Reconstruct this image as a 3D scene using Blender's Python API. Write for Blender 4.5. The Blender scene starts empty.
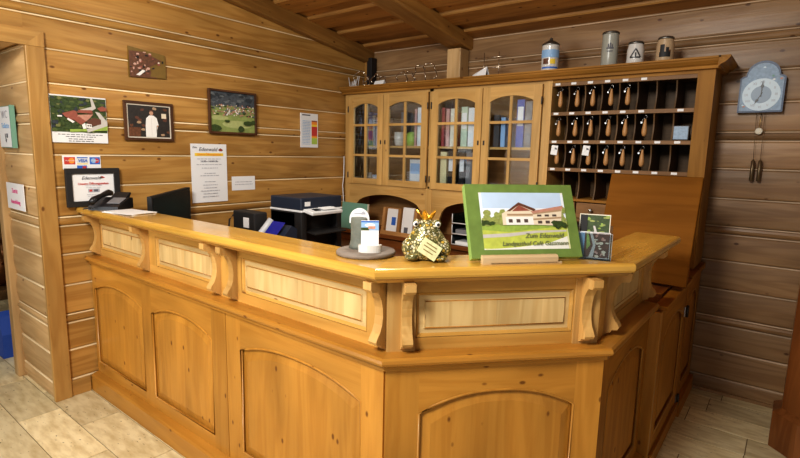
import bpy, bmesh, math, random
from mathutils import Vector, Matrix
random.seed(7)
C = bpy.context.scene.collection
PI = math.pi

# ------------------------------------------------------------------ materials
def newmat(name):
    m = bpy.data.materials.new(name); m.use_nodes = True
    nt = m.node_tree; b = nt.nodes['Principled BSDF']
    return m, nt, b

def plain(name, col, rough=.5, metal=0., bump=0., bscale=60., emit=None, spec=.5, vary=0.0):
    m, nt, b = newmat(name)
    b.inputs['Base Color'].default_value = (*col, 1)
    b.inputs['Roughness'].default_value = rough
    b.inputs['Metallic'].default_value = metal
    b.inputs['Specular IOR Level'].default_value = spec
    tc = nt.nodes.new('ShaderNodeTexCoord'); n = nt.nodes.new('ShaderNodeTexNoise')
    n.inputs['Scale'].default_value = bscale; nt.links.new(tc.outputs['Object'], n.inputs['Vector'])
    if vary > 0:
        mx = nt.nodes.new('ShaderNodeMix'); mx.data_type = 'RGBA'
        mx.inputs[6].default_value = (*[c*(1-vary) for c in col], 1); mx.inputs[7].default_value = (*[min(1, c*(1+vary)) for c in col], 1)
        nt.links.new(n.outputs['Fac'], mx.inputs[0]); nt.links.new(mx.outputs[2], b.inputs['Base Color'])
    if bump > 0:
        bp = nt.nodes.new('ShaderNodeBump'); bp.inputs['Strength'].default_value = bump; bp.inputs['Distance'].default_value = .01
        nt.links.new(n.outputs['Fac'], bp.inputs['Height']); nt.links.new(bp.outputs[0], b.inputs['Normal'])
    return m

def wood(name, light, dark, rough=.35, knots=.6, tone=.16, ring=1.0, knot_col=None, coat=0., streak=.35, bump=.15, kscale=1.0, spec=.3):
    """board material: grain runs along x of the per-board 'gr' coordinates"""
    m, nt, b = newmat(name); N = nt.nodes; L = nt.links
    light = (light[0]*.98, light[1]*.99, light[2]*.98); dark = (dark[0]*.94, dark[1]*.94, dark[2]*.94)
    at = N.new('ShaderNodeAttribute'); at.attribute_name = 'gr'
    tn = N.new('ShaderNodeAttribute'); tn.attribute_name = 'tone'
    def mapn(s):
        mp = N.new('ShaderNodeMapping'); mp.inputs['Scale'].default_value = s
        L.new(at.outputs['Vector'], mp.inputs['Vector']); return mp
    n1 = N.new('ShaderNodeTexNoise'); n1.inputs['Scale'].default_value = 1; n1.inputs['Detail'].default_value = 3; n1.inputs['Distortion'].default_value = .6
    L.new(mapn((1.1*ring, 12*ring, 12*ring)).outputs[0], n1.inputs['Vector'])
    n2 = N.new('ShaderNodeTexNoise'); n2.inputs['Scale'].default_value = 1; n2.inputs['Detail'].default_value = 2
    L.new(mapn((4, 95, 95)).outputs[0], n2.inputs['Vector'])
    wv = N.new('ShaderNodeMath'); wv.operation = 'SINE'
    ml = N.new('ShaderNodeMath'); ml.operation = 'MULTIPLY'; ml.inputs[1].default_value = 26
    L.new(n1.outputs['Fac'], ml.inputs[0]); L.new(ml.outputs[0], wv.inputs[0])
    r = N.new('ShaderNodeMapRange'); r.inputs[1].default_value = -1; r.inputs[2].default_value = 1
    L.new(wv.outputs[0], r.inputs[0])
    a = N.new('ShaderNodeMix'); a.data_type = 'FLOAT'; a.inputs[0].default_value = streak
    L.new(r.outputs[0], a.inputs[2]); L.new(n2.outputs['Fac'], a.inputs[3])
    mx = N.new('ShaderNodeMix'); mx.data_type = 'RGBA'
    mx.inputs[6].default_value = (*dark, 1); mx.inputs[7].default_value = (*light, 1)
    L.new(a.outputs[0], mx.inputs[0])
    col = mx.outputs[2]
    # board to board tone
    hs = N.new('ShaderNodeHueSaturation')
    mr = N.new('ShaderNodeMapRange'); mr.inputs[3].default_value = 1-tone; mr.inputs[4].default_value = 1+tone
    L.new(tn.outputs['Fac'], mr.inputs[0]); L.new(mr.outputs[0], hs.inputs['Value']); L.new(col, hs.inputs['Color'])
    col = hs.outputs[0]
    # broad stains
    n3 = N.new('ShaderNodeTexNoise'); n3.inputs['Scale'].default_value = 1; L.new(mapn((1.6, 5, 5)).outputs[0], n3.inputs['Vector'])
    m3 = N.new('ShaderNodeMapRange'); m3.inputs[1].default_value = .3; m3.inputs[2].default_value = .7; m3.inputs[3].default_value = .76; m3.inputs[4].default_value = 1.14
    L.new(n3.outputs['Fac'], m3.inputs[0]); h2 = N.new('ShaderNodeHueSaturation'); L.new(m3.outputs[0], h2.inputs['Value']); L.new(col, h2.inputs['Color']); col = h2.outputs[0]
    if knots > 0:
        vo = N.new('ShaderNodeTexVoronoi'); vo.inputs['Scale'].default_value = 1
        L.new(mapn((8.5*kscale, 15*kscale, 15*kscale)).outputs[0], vo.inputs['Vector'])
        mk = N.new('ShaderNodeMapRange'); mk.inputs[1].default_value = .08; mk.inputs[2].default_value = .15; mk.inputs[3].default_value = 1; mk.inputs[4].default_value = 0
        L.new(vo.outputs['Distance'], mk.inputs[0])
        sp = N.new('ShaderNodeSeparateColor'); L.new(vo.outputs['Color'], sp.inputs[0])
        gt = N.new('ShaderNodeMath'); gt.operation = 'GREATER_THAN'; gt.inputs[1].default_value = 1-knots
        L.new(sp.outputs[0], gt.inputs[0])
        mm = N.new('ShaderNodeMath'); mm.operation = 'MULTIPLY'; L.new(mk.outputs[0], mm.inputs[0]); L.new(gt.outputs[0], mm.inputs[1])
        m8 = N.new('ShaderNodeMath'); m8.operation = 'MULTIPLY'; m8.inputs[1].default_value = .85; L.new(mm.outputs[0], m8.inputs[0])
        k = N.new('ShaderNodeMix'); k.data_type = 'RGBA'; k.inputs[7].default_value = (*(knot_col or [dark[0]*.30, dark[1]*.20, dark[2]*.2]), 1)
        L.new(m8.outputs[0], k.inputs[0]); L.new(col, k.inputs[6]); col = k.outputs[2]
    L.new(col, b.inputs['Base Color'])
    b.inputs['Roughness'].default_value = rough; b.inputs['Specular IOR Level'].default_value = spec
    b.inputs['Coat Weight'].default_value = coat; b.inputs['Coat Roughness'].default_value = .12
    bp = N.new('ShaderNodeBump'); bp.inputs['Strength'].default_value = bump; bp.inputs['Distance'].default_value = .004
    L.new(n2.outputs['Fac'], bp.inputs['Height']); L.new(bp.outputs[0], b.inputs['Normal'])
    return m

M = {}
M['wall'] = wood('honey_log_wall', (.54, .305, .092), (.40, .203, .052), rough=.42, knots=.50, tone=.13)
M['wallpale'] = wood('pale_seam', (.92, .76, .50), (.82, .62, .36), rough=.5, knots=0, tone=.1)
M['wallb'] = wood('log_wall_painted_cool_light', (.35, .212, .105), (.26, .145, .066), rough=.36, knots=.5, tone=.14, coat=.0)  # same wood as the left wall, greyed: cool light put into the colour
M['wallbpale'] = wood('seam_painted_cool_light', (.62, .45, .30), (.5, .36, .23), rough=.5, knots=0, tone=.1)  # back wall seams, cool light painted into their tone too
M['jamb'] = wood('pale_door_log', (.60, .40, .20), (.50, .315, .14), rough=.5, knots=.35, tone=.1)
M['casing'] = wood('door_casing', (.50, .29, .095), (.40, .215, .062), rough=.38, knots=.4, tone=.1)
M['ceil'] = wood('ceiling_boards', (.45, .215, .055), (.34, .15, .036), rough=.5, knots=.5, tone=.18)
M['ceillit'] = wood('ceiling_edge_painted_light', (.52, .28, .09), (.42, .21, .06), rough=.5, knots=0)
M['beam'] = wood('ceiling_beam', (.38, .20, .055), (.29, .14, .035), rough=.5, knots=.35)
M['counter'] = wood('counter_pine', (.50, .240, .044), (.41, .182, .028), rough=.33, knots=.45, tone=.08, coat=.1, streak=.5, kscale=1.15, bump=.06)
M['counterd'] = wood('counter_moulding', (.46, .20, .035), (.36, .145, .022), rough=.32, knots=.2, tone=.06, coat=.2, bump=.05)
M['inset'] = wood('pale_inset_panel', (.68, .49, .235), (.59, .39, .16), rough=.38, knots=.5, tone=.05, coat=.1, bump=.05)
M['rail'] = wood('upper_rail', (.62, .345, .090), (.53, .275, .062), rough=.33, knots=.2, tone=.08, coat=.2, bump=.05)
M['corbel'] = wood('corbel_wood', (.62, .38, .14), (.50, .28, .085), rough=.45, knots=0, tone=.08, bump=.08)
M['top'] = wood('varnished_counter_top', (.68, .40, .085), (.58, .315, .055), rough=.20, knots=.1, tone=.10, coat=.7, streak=.5, bump=.02)
M['cab'] = wood('cabinet_pine', (.62, .385, .145), (.53, .31, .10), rough=.4, knots=.25, tone=.07, bump=.05)
M['cornice'] = wood('cornice_pine', (.36, .178, .040), (.28, .130, .026), rough=.5, knots=.3, tone=.06, spec=.12, bump=.05)
M['flap'] = wood('flap_board', (.22, .086, .011), (.18, .068, .007), rough=.6, knots=.0, tone=.03, spec=.06, bump=.04)
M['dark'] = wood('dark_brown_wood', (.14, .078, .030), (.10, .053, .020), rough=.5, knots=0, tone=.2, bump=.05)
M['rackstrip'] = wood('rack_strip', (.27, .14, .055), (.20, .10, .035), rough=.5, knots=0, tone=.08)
M['reddesk'] = wood('red_brown_desk', (.24, .085, .025), (.16, .05, .014), rough=.35, knots=0, tone=.1)
M['gate'] = wood('gate_pine', (.43, .185, .026), (.34, .135, .017), rough=.5, spec=.12, knots=.35, tone=.06, coat=.0, bump=.05)
M['fob'] = wood('key_fob', (.44, .24, .10), (.32, .16, .06), rough=.4, knots=0, tone=.2)
M['standwood'] = wood('stand_wood', (.72, .54, .32), (.60, .42, .22), rough=.5, knots=0)
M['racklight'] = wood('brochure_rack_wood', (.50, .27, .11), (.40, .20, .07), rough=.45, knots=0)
M['pillar'] = wood('right_pillar', (.26, .10, .03), (.18, .06, .016), rough=.3, knots=.2, coat=.3)

M['white'] = plain('white_paper', (.80, .80, .80), .6, bump=.02)
M['cream'] = plain('cream_paper', (.78, .72, .58), .6)
M['black'] = plain('black_plastic', (.012, .012, .014), .35)
M['blackm'] = plain('matt_black', (.015, .014, .014), .6)
M['screen'] = plain('dark_screen', (.008, .009, .012), .22)
M['navy'] = plain('dark_navy_plastic', (.018, .026, .045), .4, bump=.02)
M['greyp'] = plain('grey_plastic', (.45, .46, .48), .4)
M['lgrey'] = plain('light_grey_plastic', (.70, .70, .70), .35)
M['lcd'] = plain('blue_display', (.01, .015, .22), .25)
M['ink'] = plain('grey_print', (.12, .12, .14), .6)
M['inkl'] = plain('light_grey_print', (.42, .42, .46), .6)
M['inkg'] = plain('dark_green_print', (.18, .21, .10), .6)
M['red'] = plain('red_print', (.55, .05, .04), .6)
M['pink'] = plain('magenta_print', (.62, .08, .25), .6)
M['yellow'] = plain('yellow_print', (.85, .60, .06), .6)
M['orange'] = plain('orange_print', (.85, .30, .04), .6)
M['blue'] = plain('blue_print', (.04, .14, .50), .5)
M['lblue'] = plain('light_blue_print', (.28, .46, .70), .5)
M['limegreen'] = plain('lime_green', (.40, .55, .10), .6)
M['gold'] = plain('gold_paint', (.78, .44, .05), .28, metal=.75)
M['brass'] = plain('brass', (.62, .42, .16), .3, metal=1)
M['steel'] = plain('steel', (.55, .55, .55), .3, metal=1)
M['iron'] = plain('dark_iron', (.06, .05, .045), .45, metal=.7)
M['pewter'] = plain('pewter', (.22, .21, .19), .4, metal=.9)
M['slate'] = plain('green_grey_stone', (.13, .14, .115), .7, bump=.5, bscale=35, vary=.35)
M['stoneplate'] = plain('round_stone_plate', (.20, .165, .135), .7, bump=.3, bscale=50, vary=.15)
M['mint'] = plain('mint_green_card', (.17, .34, .26), .5)
M['green'] = plain('leaf_green_cover', (.165, .25, .062), .45, bump=.05, bscale=30, vary=.22)
M['greenl'] = plain('green_cover_edge', (.30, .46, .13), .5, bump=.1, vary=.25)
M['sky'] = plain('printed_sky', (.52, .66, .84), .5, bscale=12, vary=.15)
M['skyl'] = plain('printed_sky_haze', (.78, .84, .90), .5)
M['grass'] = plain('printed_grass', (.50, .56, .10), .5, bscale=40, vary=.3)
M['grassd'] = plain('printed_meadow', (.30, .42, .08), .5, bscale=60, vary=.35)
M['grassl'] = plain('printed_light_meadow', (.70, .72, .40), .5, bscale=40, vary=.1)
M['vgrass'] = plain('printed_valley_green', (.28, .34, .11), .5, bscale=60, vary=.3)
M['vgrassl'] = plain('printed_valley_light', (.44, .48, .20), .5, bscale=60, vary=.2)
M['vforest'] = plain('printed_blue_forest', (.075, .09, .105), .5, bscale=60, vary=.5)
M['vforestl'] = plain('printed_hazy_forest', (.15, .17, .18), .5, bscale=60, vary=.4)
M['tree'] = plain('printed_trees', (.045, .075, .02), .5, bscale=120, vary=.7)
M['treed'] = plain('printed_mid_trees', (.085, .12, .03), .5, bscale=120, vary=.6)
M['treed2'] = plain('printed_olive_trees', (.17, .18, .06), .5, bscale=120, vary=.5)
M['treel'] = plain('printed_light_trees', (.30, .34, .10), .5, bscale=130, vary=.5)
M['forest'] = plain('printed_dark_forest', (.035, .045, .055), .5, bscale=90, vary=.7)
M['roof'] = plain('printed_red_roof', (.30, .09, .06), .5, bscale=80, vary=.3)
M['roofl'] = plain('printed_pink_roof', (.52, .26, .19), .5, bscale=80, vary=.3)
M['roofd'] = plain('printed_dark_roof', (.13, .05, .03), .5)
M['path'] = plain('printed_path', (.55, .52, .48), .5, vary=.1)
M['house'] = plain('printed_house', (.76, .66, .50), .5)
M['housew'] = plain('printed_white_house', (.84, .82, .78), .5)
M['win'] = plain('printed_window', (.10, .07, .06), .5)
M['hazew'] = plain('printed_haze', (.80, .80, .72), .5)
M['bal'] = plain('printed_balcony', (.42, .28, .17), .5)
M['photodark'] = plain('printed_dark_room', (.03, .025, .022), .45, bscale=70, vary=.5)
M['skin'] = plain('printed_skin', (.52, .30, .20), .5)
M['flesh'] = plain('printed_blossom', (.62, .38, .30), .5, bscale=150, vary=.5)
M['photobrown'] = plain('printed_brown_ground', (.14, .055, .025), .5, bscale=90, vary=.7)
M['olive'] = plain('printed_olive', (.20, .12, .02), .5, vary=.15)
M['frame'] = wood('picture_frame_wood', (.13, .06, .03), (.08, .035, .018), rough=.35, knots=0)
M['mat'] = plain('picture_mount', (.72, .66, .55), .6)
M['clockblue'] = plain('clock_grey_blue', (.26, .36, .48), .45, bscale=70, vary=.35)
M['clockrim'] = plain('clock_dark_blue_rim', (.05, .08, .15), .4)
M['clockring'] = plain('clock_pale_ring', (.58, .70, .78), .4)
M['clockin'] = plain('clock_inner_disc', (.26, .34, .43), .4)
M['weight'] = plain('clock_weight', (.16, .11, .06), .35, metal=.6)
M['ceramic'] = plain('white_glazed_ceramic', (.66, .64, .60), .2, spec=.6)
M['stonew'] = plain('grey_stoneware', (.36, .36, .31), .28, vary=.1)
M['tan'] = plain('tan_stoneware', (.50, .36, .22), .28, vary=.15)
M['foil'] = plain('ornament_wire', (.60, .50, .40), .25, metal=.9)
M['wallbox'] = plain('black_duct', (.012, .010, .010), .6)
M['bagblue'] = plain('blue_cloth', (.03, .09, .42), .7, bump=.3)
M['copper'] = plain('copper_jug', (.30, .14, .06), .3, metal=.9)
M['purple'] = plain('purple_cloth', (.16, .07, .16), .8)
M['binderred'] = plain('red_book', (.36, .05, .05), .5)
M['binderpink'] = plain('pink_book', (.62, .34, .30), .5)
M['bindergreen'] = plain('pale_green_book', (.50, .60, .46), .5)
M['binderblue'] = plain('blue_binder', (.03, .10, .42), .45)
M['bindercream'] = plain('cream_binder', (.76, .70, .42), .5)
M['bindergrey'] = plain('grey_folder', (.20, .20, .21), .5)
M['signtag'] = plain('straw_sign', (.58, .58, .32), .6, bscale=90, vary=.3)
M['eyewhite'] = plain('eye_white', (.82, .80, .76), .25)

def frogmat():
    m, nt, b = newmat('gold_mosaic_skin'); N = nt.nodes; L = nt.links
    tc = N.new('ShaderNodeTexCoord'); vo = N.new('ShaderNodeTexVoronoi'); vo.inputs['Scale'].default_value = 100
    L.new(tc.outputs['Object'], vo.inputs['Vector'])
    sp = N.new('ShaderNodeSeparateColor'); L.new(vo.outputs['Color'], sp.inputs[0])
    cr = N.new('ShaderNodeValToRGB'); e = cr.color_ramp; e.interpolation = 'CONSTANT'
    e.elements[0].position = 0; e.elements[0].color = (.16, .16, .07, 1)
    e.elements[1].position = .22; e.elements[1].color = (.62, .52, .24, 1)
    for p, c in ((.42, (.70, .62, .36, 1)), (.62, (.40, .36, .16, 1)), (.74, (.80, .76, .58, 1)), (.90, (.60, .40, .07, 1))):
        x = e.elements.new(p); x.color = c
    L.new(sp.outputs[0], cr.inputs[0])
    v2 = N.new('ShaderNodeTexVoronoi'); v2.feature = 'DISTANCE_TO_EDGE'; v2.inputs['Scale'].default_value = 100
    L.new(tc.outputs['Object'], v2.inputs['Vector'])
    mr = N.new('ShaderNodeMapRange'); mr.inputs[1].default_value = .05; mr.inputs[2].default_value = .16
    L.new(v2.outputs['Distance'], mr.inputs[0])
    mx = N.new('ShaderNodeMix'); mx.data_type = 'RGBA'; mx.inputs[6].default_value = (.12, .115, .035, 1)
    L.new(mr.outputs[0], mx.inputs[0]); L.new(cr.outputs[0], mx.inputs[7]); L.new(mx.outputs[2], b.inputs['Base Color'])
    bp = N.new('ShaderNodeBump'); bp.inputs['Strength'].default_value = .8; bp.inputs['Distance'].default_value = .004
    L.new(mr.outputs[0], bp.inputs['Height']); L.new(bp.outputs[0], b.inputs['Normal'])
    b.inputs['Roughness'].default_value = .3; b.inputs['Metallic'].default_value = .25
    return m
M['frog'] = frogmat()

def glassmat(name, tint=(.9, .95, .97), bumps=.5, refl=.10, trans=.9):
    m = bpy.data.materials.new(name); m.use_nodes = True; nt = m.node_tree; N = nt.nodes; L = nt.links
    N.remove(N['Principled BSDF']); out = N['Material Output']
    tr = N.new('ShaderNodeBsdfTransparent'); tr.inputs[0].default_value = (*[t*trans for t in tint], 1)
    gl = N.new('ShaderNodeBsdfGlossy'); gl.inputs['Roughness'].default_value = .04; gl.inputs[0].default_value = (.9, .95, 1, 1)
    fr = N.new('ShaderNodeFresnel'); fr.inputs[0].default_value = 1.5
    ad = N.new('ShaderNodeMath'); ad.inputs[1].default_value = refl; L.new(fr.outputs[0], ad.inputs[0])
    mx = N.new('ShaderNodeMixShader'); L.new(ad.outputs[0], mx.inputs[0]); L.new(tr.outputs[0], mx.inputs[1]); L.new(gl.outputs[0], mx.inputs[2])
    tc = N.new('ShaderNodeTexCoord'); mp = N.new('ShaderNodeMapping'); mp.inputs['Scale'].default_value = (14, 14, 5)
    n = N.new('ShaderNodeTexNoise'); n.inputs['Scale'].default_value = 1; L.new(tc.outputs['Object'], mp.inputs[0]); L.new(mp.outputs[0], n.inputs['Vector'])
    bp = N.new('ShaderNodeBump'); bp.inputs['Strength'].default_value = bumps; bp.inputs['Distance'].default_value = .01
    L.new(n.outputs['Fac'], bp.inputs['Height']); L.new(bp.outputs[0], gl.inputs['Normal'])
    L.new(mx.outputs[0], out.inputs[0])
    return m
M['glass'] = glassmat('rippled_cabinet_glass', bumps=.04, refl=.05, trans=1.0, tint=(.95,.98,1))
M['clear'] = glassmat('clear_acrylic', bumps=.05, refl=.03)
M['tray'] = glassmat('smoky_blue_acrylic', tint=(.55, .68, .75), bumps=.1, refl=.12)

def floormat():
    m, nt, b = newmat('travertine_planks'); N = nt.nodes; L = nt.links
    at = N.new('ShaderNodeAttribute'); at.attribute_name = 'gr'; tn = N.new('ShaderNodeAttribute'); tn.attribute_name = 'tone'
    def mp(s):
        q = N.new('ShaderNodeMapping'); q.inputs['Scale'].default_value = s; L.new(at.outputs['Vector'], q.inputs[0]); return q
    n = N.new('ShaderNodeTexNoise'); n.inputs['Scale'].default_value = 1; n.inputs['Detail'].default_value = 5; L.new(mp((9, 30, 30)).outputs[0], n.inputs['Vector'])
    cr = N.new('ShaderNodeValToRGB'); e = cr.color_ramp
    e.elements[0].position = .30; e.elements[0].color = (.60, .49, .27, 1); e.elements[1].position = .62; e.elements[1].color = (.82, .72, .46, 1)
    L.new(n.outputs['Fac'], cr.inputs[0])
    hs = N.new('ShaderNodeHueSaturation'); mr = N.new('ShaderNodeMapRange'); mr.inputs[3].default_value = .82; mr.inputs[4].default_value = 1.12
    L.new(tn.outputs['Fac'], mr.inputs[0]); L.new(mr.outputs[0], hs.inputs['Value']); L.new(cr.outputs[0], hs.inputs['Color'])
    n2 = N.new('ShaderNodeTexNoise'); n2.inputs['Scale'].default_value = 1; n2.inputs['Detail'].default_value = 2; L.new(mp((30, 75, 75)).outputs[0], n2.inputs['Vector'])
    k = N.new('ShaderNodeMapRange'); k.inputs[1].default_value = .68; k.inputs[2].default_value = .74; L.new(n2.outputs['Fac'], k.inputs[0])
    k8 = N.new('ShaderNodeMath'); k8.operation = 'MULTIPLY'; k8.inputs[1].default_value = .75; L.new(k.outputs[0], k8.inputs[0])
    mx = N.new('ShaderNodeMix'); mx.data_type = 'RGBA'; mx.inputs[7].default_value = (.10, .06, .03, 1)
    L.new(k8.outputs[0], mx.inputs[0]); L.new(hs.outputs[0], mx.inputs[6]); L.new(mx.outputs[2], b.inputs['Base Color'])
    b.inputs['Roughness'].default_value = .42
    bp = N.new('ShaderNodeBump'); bp.inputs['Strength'].default_value = .3; bp.inputs['Distance'].default_value = .004
    L.new(n.outputs['Fac'], bp.inputs['Height']); L.new(bp.outputs[0], b.inputs['Normal'])
    return m
M['floor'] = floormat()
M['grout'] = plain('dark_joint', (.26, .19, .11), .8)

# ------------------------------------------------------------------ mesh builder
class MB:
    def __init__(s):
        s.bm = bmesh.new(); s.mats = []
        s.gx = s.bm.verts.layers.float_vector.new('gr'); s.tn = s.bm.verts.layers.float.new('tone')
    def mi(s, m):
        if m not in s.mats: s.mats.append(m)
        return s.mats.index(m)
    def fin(s, vs, fs, grain, mat, tone=None, smooth=False, off=None):
        """grain: unit vector along the board"""
        g = Vector(grain).normalized() if not isinstance(grain, str) else {'X': Vector((1,0,0)), 'Y': Vector((0,1,0)), 'Z': Vector((0,0,1))}[grain]
        a = Vector((0,0,1)) if abs(g.z) < .9 else Vector((1,0,0))
        b = g.cross(a).normalized(); c = g.cross(b)
        o = Vector((random.uniform(0, 50), random.uniform(0, 50), random.uniform(0, 50))) if off is None else Vector(off)
        t = random.random() if tone is None else tone
        for v in vs:
            v[s.gx] = Vector((v.co.dot(g), v.co.dot(b), v.co.dot(c))) + o; v[s.tn] = t
        k = s.mi(mat)
        for f in fs: f.material_index = k; f.smooth = smooth
    def faces(s, pts, quads, mat, grain='X', tone=None, smooth=False):
        vs = [s.bm.verts.new(p) for p in pts]; fs = []
        for q in quads:
            try: fs.append(s.bm.faces.new([vs[i] for i in q]))
            except ValueError: pass
        s.fin(vs, fs, grain, mat, tone, smooth); return fs
    def box(s, x0, x1, y0, y1, z0, z1, mat, grain='X', tone=None, mx=None, bev=0.):
        p = [(x, y, z) for z in (z0, z1) for y in (y0, y1) for x in (x0, x1)]
        if mx is not None: p = [mx @ Vector(q) for q in p]
        fs = s.faces(p, [(0,2,3,1), (4,5,7,6), (0,1,5,4), (2,6,7,3), (0,4,6,2), (1,3,7,5)], mat, grain, tone)
        if bev > 0:
            ed = list({e for f in fs for e in f.edges})
            r = bmesh.ops.bevel(s.bm, geom=ed, offset=bev, segments=2, affect='EDGES', profile=.5)
        return fs
    def prism(s, poly, f, d0, d1, mat, grain='X', tone=None, smooth=False):
        """poly: 2D points; f(a, b, d) -> 3D"""
        n = len(poly)
        p = [f(a, b, d0) for a, b in poly] + [f(a, b, d1) for a, b in poly]
        return s.faces(p, [tuple(range(n))[::-1], tuple(range(n, 2*n))] + [(i, (i+1) % n, n+(i+1) % n, n+i) for i in range(n)], mat, grain, tone, smooth)
    def strip(s, lo, hi, f, d0, d1, mat, grain='X', tone=None):
        """solid between two 2D polylines of equal length"""
        n = len(lo); P = []
        for d in (d0, d1):
            P += [f(a, b, d) for a, b in lo] + [f(a, b, d) for a, b in hi]
        Q = []
        for i in range(n-1):
            Q += [(i, i+1, n+i+1, n+i), (2*n+i, 3*n+i, 3*n+i+1, 2*n+i+1), (i, 2*n+i, 2*n+i+1, i+1), (n+i, n+i+1, 3*n+i+1, 3*n+i)]
        Q += [(0, n, 3*n, 2*n), (n-1, 3*n-1, 4*n-1, 2*n-1)]
        return s.faces(P, Q, mat, grain, tone)
    def tube(s, pts, r, mat, seg=8, closed=False, grain='Z', taper=None):
        pts = [Vector(p) for p in pts]; n = len(pts); P = []
        for i, p in enumerate(pts):
            if closed: t = pts[(i+1) % n]-pts[i-1]
            else: t = pts[min(i+1, n-1)]-pts[max(i-1, 0)]
            t.normalize(); a = Vector((0,0,1)) if abs(t.z) < .9 else Vector((1,0,0))
            u = t.cross(a).normalized(); v = t.cross(u)
            rr = r if taper is None else r*taper[i]
            P += [p + (u*math.cos(2*PI*k/seg)+v*math.sin(2*PI*k/seg))*rr for k in range(seg)]
        Q = []
        for i in range(n if closed else n-1):
            j = (i+1) % n
            Q += [(i*seg+k, i*seg+(k+1) % seg, j*seg+(k+1) % seg, j*seg+k) for k in range(seg)]
        if not closed: Q += [tuple(range(seg))[::-1], tuple(range((n-1)*seg, n*seg))]
        return s.faces(P, Q, mat, grain, smooth=True)
    def lathe(s, prof, c, mat, seg=24, mx=None, grain='Z', smooth=True, sx=1, sy=1):
        """prof: (radius, z) list"""
        P = []
        for r, z in prof:
            for k in range(seg):
                q = Vector((r*sx*math.cos(2*PI*k/seg), r*sy*math.sin(2*PI*k/seg), z))
                P.append((mx @ q if mx is not None else q) + Vector(c))
        n = len(prof); Q = []
        for i in range(n-1): Q += [(i*seg+k, i*seg+(k+1) % seg, (i+1)*seg+(k+1) % seg, (i+1)*seg+k) for k in range(seg)]
        Q += [tuple(range(seg))[::-1], tuple(range((n-1)*seg, n*seg))]
        return s.faces(P, Q, mat, grain, smooth=smooth)
    def ball(s, c, r, mat, sx=1, sy=1, sz=1, seg=16, mx=None):
        k = 10
        pr = [(max(1e-4, math.sin(PI*i/k))*r, -math.cos(PI*i/k)*r*sz) for i in range(k+1)]
        return s.lathe(pr, c, mat, seg, mx=mx, sx=sx, sy=sy)
    def build(s, name, parent=None, origin=None, sm=None):
        bmesh.ops.recalc_face_normals(s.bm, faces=s.bm.faces)
        o = bpy.data.objects.new(name, bpy.data.meshes.new(name)); C.objects.link(o)
        if parent is not None:
            O = wpos(parent); o.parent = parent
        elif origin is not None: O = Vector(origin)
        else:
            co = [v.co for v in s.bm.verts]
            O = Vector(((min(c.x for c in co)+max(c.x for c in co))/2, (min(c.y for c in co)+max(c.y for c in co))/2, min(c.z for c in co)))
        if parent is None: o.location = O
        bmesh.ops.translate(s.bm, verts=s.bm.verts, vec=-O)
        s.bm.to_mesh(o.data); s.bm.free()
        for m in s.mats: o.data.materials.append(M[m] if isinstance(m, str) else m)
        return o

def wpos(o):
    p = Vector(o.location)
    while o.parent is not None: o = o.parent; p += Vector(o.location)
    return p
def tag(o, label, cat, group=None):
    o['label'] = label; o['category'] = cat
    if group: o['group'] = group
    return o
def thing(name, label, cat, loc, group=None):
    o = bpy.data.objects.new(name, None); o.empty_display_size = .1; C.objects.link(o); o.location = loc
    return tag(o, label, cat, group)
def struct(o): o['kind'] = 'structure'; return o
def dup(root, loc, label=None, group=None):
    r = root.copy(); C.objects.link(r); r.location = loc
    if label: r['label'] = label
    if group: r['group'] = group
    for ch in list(root.children):
        c = ch.copy(); C.objects.link(c); c.parent = r
        for g in ch.children:
            d = g.copy(); C.objects.link(d); d.parent = c
    return r
_dg = None
def text(name, s, O, U, V, size, mat, parent, align='CENTER', bold=0., ext=.0006, shear=0.):
    """lettering lying in the plane U, V (unit vectors), centred on O"""
    cu = bpy.data.curves.new(name, 'FONT'); cu.body = s; cu.size = size; cu.align_x = align; cu.align_y = 'CENTER'
    cu.extrude = ext; cu.offset = bold; cu.shear = shear; cu.resolution_u = 3
    t = bpy.data.objects.new('tmp_text', cu); C.objects.link(t)
    bpy.context.view_layer.update()
    me = bpy.data.meshes.new_from_object(t.evaluated_get(bpy.context.evaluated_depsgraph_get()))
    bpy.data.objects.remove(t); bpy.data.curves.remove(cu)
    U = Vector(U).normalized(); V = Vector(V).normalized(); W = U.cross(V)
    mx = Matrix(((U.x, V.x, W.x, O[0]), (U.y, V.y, W.y, O[1]), (U.z, V.z, W.z, O[2]), (0, 0, 0, 1)))
    me.transform(Matrix.Translation(-wpos(parent)) @ mx)
    me.materials.clear(); me.materials.append(M[mat])
    o = bpy.data.objects.new(name, me); C.objects.link(o); o.parent = parent
    return o
def ell(cu, cv, ru, rv, n=12, jit=0., rnd=random):
    return [(cu+ru*math.cos(2*PI*i/n)*(1+rnd.uniform(-jit, jit)), cv+rv*math.sin(2*PI*i/n)*(1+rnd.uniform(-jit, jit))) for i in range(n)]
def art(name, parent, O, U, V, items, step=.0005):
    """flat printed picture: items = (material, polygon in 0..1 coords), later ones on top"""
    mb = MB(); O = Vector(O); U = Vector(U); V = Vector(V); W = U.cross(V).normalized()
    for i, (mat, poly) in enumerate(items):
        P = [O + U*min(1, max(0, a)) + V*min(1, max(0, b)) + W*step*(.4+i*.12) for a, b in poly]
        mb.faces(P, [tuple(range(len(P)))], mat)
    o = mb.build(name, parent)
    return o
R01 = [(0, 0), (1, 0), (1, 1), (0, 1)]
def rect(a0, b0, a1, b1): return [(a0, b0), (a1, b0), (a1, b1), (a0, b1)]
def lines(rows, mat, u0, u1, seed=1, h=.012):
    """rows of small print as short word-like dashes"""
    r = random.Random(seed); out = []
    for v, w in rows:
        c = (u0+u1)/2; a = c-(u1-u0)*w/2; e = c+(u1-u0)*w/2
        while a < e-.01:
            b = min(e, a+r.uniform(.03, .10)); out.append((mat, rect(a, v-h/2, b, v+h/2))); a = b+.018
    return out

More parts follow.
